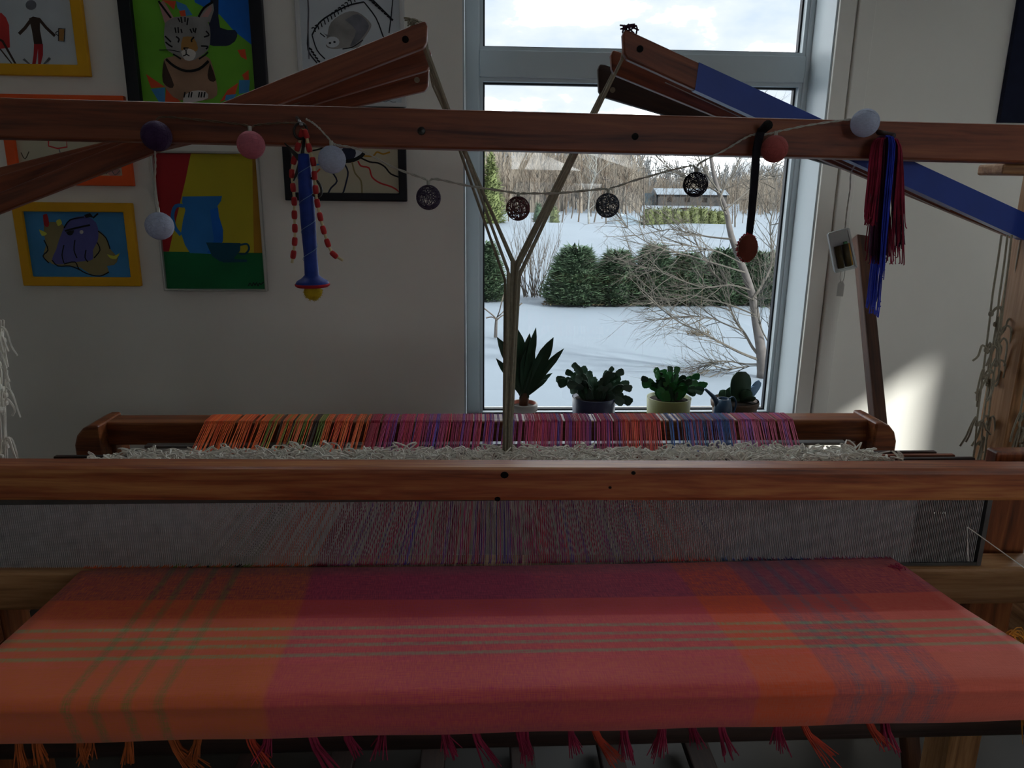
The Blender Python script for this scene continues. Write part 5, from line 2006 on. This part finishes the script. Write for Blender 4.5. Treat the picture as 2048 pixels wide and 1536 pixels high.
# ================================================================ PLANTS ON THE SILL
def leaf_mesh(mb_, p0, p1, w, bend=(0, 0, 0), face=(0, -1, 0), prof=None, fold=.25, n=7, thick=.0012):
    p0, p1 = Vector(p0), Vector(p1)
    mid = (p0 + p1) / 2 + Vector(bend)
    prof = prof or [0.45, .7, .9, 1, .9, .6, .05]
    pts = [(1 - t_) ** 2 * p0 + 2 * t_ * (1 - t_) * mid + t_ ** 2 * p1 for t_ in [i / (n - 1) for i in range(n)]]
    rows = []
    for i, p in enumerate(pts):
        d = (pts[min(i + 1, n - 1)] - pts[max(i - 1, 0)]).normalized()
        s = d.cross(Vector(face)).normalized()
        nrm = s.cross(d).normalized()
        hw = w / 2 * prof[int(i * (len(prof) - 1) / (n - 1))]
        f_ = [mb_.vert(p - s * hw + nrm * hw * fold), mb_.vert(p), mb_.vert(p + s * hw + nrm * hw * fold)]
        b_ = [mb_.vert(p - s * hw + nrm * (hw * fold - thick)), mb_.vert(p - nrm * thick * 2), mb_.vert(p + s * hw + nrm * (hw * fold - thick))]
        rows.append((f_, b_))
    for (f0, b0_), (f1, b1_) in zip(rows, rows[1:]):
        for j in (0, 1):
            mb_.face((f0[j], f0[j + 1], f1[j + 1], f1[j]))
            mb_.face((b0_[j + 1], b0_[j], b1_[j], b1_[j + 1]))
        mb_.face((f0[0], f1[0], b1_[0], b0_[0]))
        mb_.face((f1[2], f0[2], b0_[2], b1_[2]))


PY = WY + 0.035


def pot(name, label, xc, wpx, yrim, mat, prof_k=0.93, rim=None, rimh=0.0):
    c = P(xc, yrim, PY)
    k_ = px(c)
    r_ = wpx * k_ / 2
    base = Vector((c.x, PY, SILL))
    h_ = c.z - SILL
    root = thing(name, base, label, 'potted plant', 'potted plants on the sill')
    q_ = MB().use(mat)
    q_.smooth = True
    q_.lathe([(0, 0.001), (r_ * prof_k, 0.001), (r_ * prof_k, 0.004), (r_, h_ - rimh), (r_, h_), (r_ * .93, h_), (r_ * .9, h_ - .02), (0, h_ - .02)], 36, base)
    o = obj('pot', q_, root)
    if rim:
        q_ = MB().use(rim)
        q_.smooth = True
        q_.lathe([(r_ * .94, h_ - .028), (r_ * 1.08, h_ - .026), (r_ * 1.1, h_ - .004), (r_ * 1.05, h_ + .002), (r_ * .96, h_ + .001), (r_ * .94, h_ - .012)], 36, base)
        obj('pot_rim', q_, root)
    q_ = MB().use('soil')
    q_.lathe([(0, h_ - .006), (r_ * .45, h_ - .008), (r_ * .915, h_ - .012), (0, h_ - .018)], 24, base)
    obj('soil', q_, root)
    return root, base, r_, h_, k_


pq = random.Random(8)
# sword-leaved plant
rt_, base, r_, h_, k_ = pot('sword_plant', 'sword-leaved plant in a terracotta pot with white rim', 1047, 52, 806, 'terracotta', .82, 'glaze_white')
q = MB().use('pot_brown')
q.smooth = True
q.tube([P(1047, 815, PY), P(1048, 796, PY), P(1049, 785, PY)], [9 * k_, 10 * k_, 8 * k_], 10)
obj('stem', q, rt_)
tips = [(994, 674, 17), (992, 717, 11), (1036, 659, 20), (1059, 667, 17), (1072, 656, 13), (1068, 692, 15), (1107, 675, 19), (1128, 697, 12), (1090, 728, 15), (1105, 746, 9), (1095, 759, 8), (1030, 690, 18), (1052, 700, 20), (1020, 700, 16), (1078, 715, 18), (1040, 720, 18)]
for i, (x_, y_, w_) in enumerate(tips):
    dy = pq.uniform(-.05, .05)
    p0 = P(1048 + pq.uniform(-6, 6), 796, PY + pq.uniform(-.01, .01))
    p1 = P(x_, y_, PY + dy)
    side = (x_ - 1048) / 80
    q = MB().use('leaf_dark')
    leaf_mesh(q, p0, p1, w_ * 1.3 * k_, (side * -.01, 0, .012), (pq.uniform(-.4, .4), -1, 0), [.5, .75, .95, 1, .95, .6, .03], .3, 9, .002)
    obj('leaf', q, rt_)


def cactus(name, label, xc, wpx, yrim, potmat, chains, mats, seed):
    q_ = random.Random(seed)
    rt, base_, r0, h0, kk_ = pot(name, label, xc, wpx, yrim, potmat)
    chains = list(chains) + [(x_ * .72 + xc * .28 + q_.uniform(-7, 7), y_ + q_.uniform(0, 14), max(2, n_ - 1)) for x_, y_, n_ in chains]
    for (x_, y_, nseg) in chains:
        p0 = Vector((base_.x + (x_ - xc) * kk_ * .25, PY + q_.uniform(-.03, .03), base_.z + h0 - .01))
        p1 = P(x_, y_, PY + q_.uniform(-.05, .05))
        mid = (p0 + p1) / 2 + Vector(((p0.x - p1.x) * .18, 0, abs(p1.x - p0.x) * .35 + .012))
        pts = [(1 - t_) ** 2 * p0 + 2 * t_ * (1 - t_) * mid + t_ ** 2 * p1 for t_ in [i / nseg for i in range(nseg + 1)]]
        for a_, b_ in zip(pts, pts[1:]):
            q2 = MB().use(q_.choice(mats))
            w = (b_ - a_).length * q_.uniform(.75, 1.1)
            leaf_mesh(q2, a_ - (b_ - a_) * .04, b_ + (b_ - a_) * .06, min(max(w, .017), .034), (0, q_.uniform(-.004, .004), q_.uniform(0, .004)), (q_.uniform(-.8, .8), -1, q_.uniform(-.3, .6)), [.4, .8, .85, 1, .95, 1, .55], .12, 7, .0016)
            obj('leaf', q2, rt)
    return rt


cactus('segmented_cactus', 'grey-green segmented cactus in a navy blue pot', 1188, 88, 793, 'pot_navy',
       [(1113, 759, 4), (1117, 768, 4), (1132, 743, 4), (1146, 728, 4), (1163, 735, 3), (1137, 770, 3), (1188, 754, 3), (1226, 735, 4), (1247, 743, 4), (1241, 756, 4), (1263, 778, 4), (1262, 806, 4), (1257, 770, 4), (1172, 765, 3), (1215, 760, 3), (1205, 772, 2), (1240, 782, 3)], ['leaf_grey', 'leaf_dark'], 5)
cactus('segmented_cactus', 'bright green bushy segmented cactus in an olive pot', 1338, 88, 794, 'pot_olive',
       [(1283, 757, 4), (1285, 769, 3), (1310, 738, 4), (1325, 740, 3), (1340, 733, 4), (1355, 734, 4), (1370, 753, 3), (1399, 753, 4), (1413, 771, 4), (1406, 784, 4), (1376, 764, 3), (1301, 774, 3), (1318, 756, 3), (1335, 752, 3), (1350, 752, 3), (1362, 764, 3), (1326, 768, 2), (1346, 768, 2), (1310, 765, 3), (1380, 758, 3)], ['leaf_green', 'leaf_green', 'leaf_dark'], 6)
rt_, base, r_, h_, k_ = pot('broad_leaf_plant', 'thick broad-leaved plant in a brown carved pot', 1470, 92, 799, 'pot_brown', .86)
q = MB().use('pot_brown')
q.smooth = True
q.lathe([(r_ * .9, h_ - .03), (r_ * 1.0, h_ - .024), (r_ * 1.03, h_ - .008), (r_ * 1.0, h_), (r_ * .93, h_)], 36, base)
obj('pot_rim', q, rt_)
q = MB().use('pot_brown')
q.smooth = True
for (dx, dz, rx_, rz_) in ((.022, -.055, .016, .011),):
    cc_ = base + Vector((dx, -r_ * .95, h_ + dz))
    q.tube([cc_ + Vector((math.cos(6.283 * j / 14) * rx_, 0, math.sin(6.283 * j / 14) * rz_)) for j in range(14)], .004, 6, closed=True)
obj('carved_loop', q, rt_)
for (x0, y0, x1, y1, w_, mt, dy) in ((1478, 806, 1482, 744, 44, 'leaf_dark', 0), (1494, 800, 1520, 763, 18, 'leaf_blue', .03), (1490, 800, 1512, 775, 16, 'leaf_blue', .01), (1468, 802, 1438, 785, 20, 'leaf_dark', .02), (1472, 804, 1455, 778, 24, 'leaf_dark', .01), (1486, 804, 1496, 780, 26, 'leaf_dark', -.01), (1488, 802, 1510, 797, 12, 'leaf_grey', -.03)):
    q = MB().use(mt)
    q.smooth = True
    leaf_mesh(q, P(x0, y0, PY), P(x1, y1, PY + dy), w_ * k_, (.0, 0, .006), (.15, -1, .1), [.55, .85, 1, 1, .95, .8, .45], .15, 9, .004)
    obj('leaf', q, rt_)
# small watering can in front of the last pot
WCY = WY - 0.055
cc_ = P(1448, 797, WCY)
ck = px(cc_)
wc = thing('watering_can', (cc_.x, WCY, SILL), 'small dark teal watering can in front of the brown pot', 'watering can')
q = MB().use('can_teal')
q.smooth = True
hc = cc_.z - SILL
q.lathe([(0, 0.001), (19 * ck, 0.001), (20 * ck, .006), (18 * ck, hc * .7), (13 * ck, hc), (12 * ck, hc), (16 * ck, hc * .7), (0, hc * .65)], 26, (cc_.x, WCY, SILL))
obj('body', q, wc)
q = MB().use('can_teal')
q.smooth = True
q.tube(smooth_path([P(1436, 815, WCY), P(1430, 798, WCY), P(1420, 787, WCY), P(1410, 778, WCY)], 4), [lerp(6, 2.4, i / 12) * ck for i in range(13)], 10)
obj('spout', q, wc)
q = MB().use('can_teal')
q.smooth = True
q.tube(smooth_path([P(1458, 798, WCY), P(1466, 794, WCY), P(1472, 804, WCY), P(1470, 818, WCY), P(1466, 826, WCY)], 4), 1.8 * ck, 8)
obj('handle', q, wc)
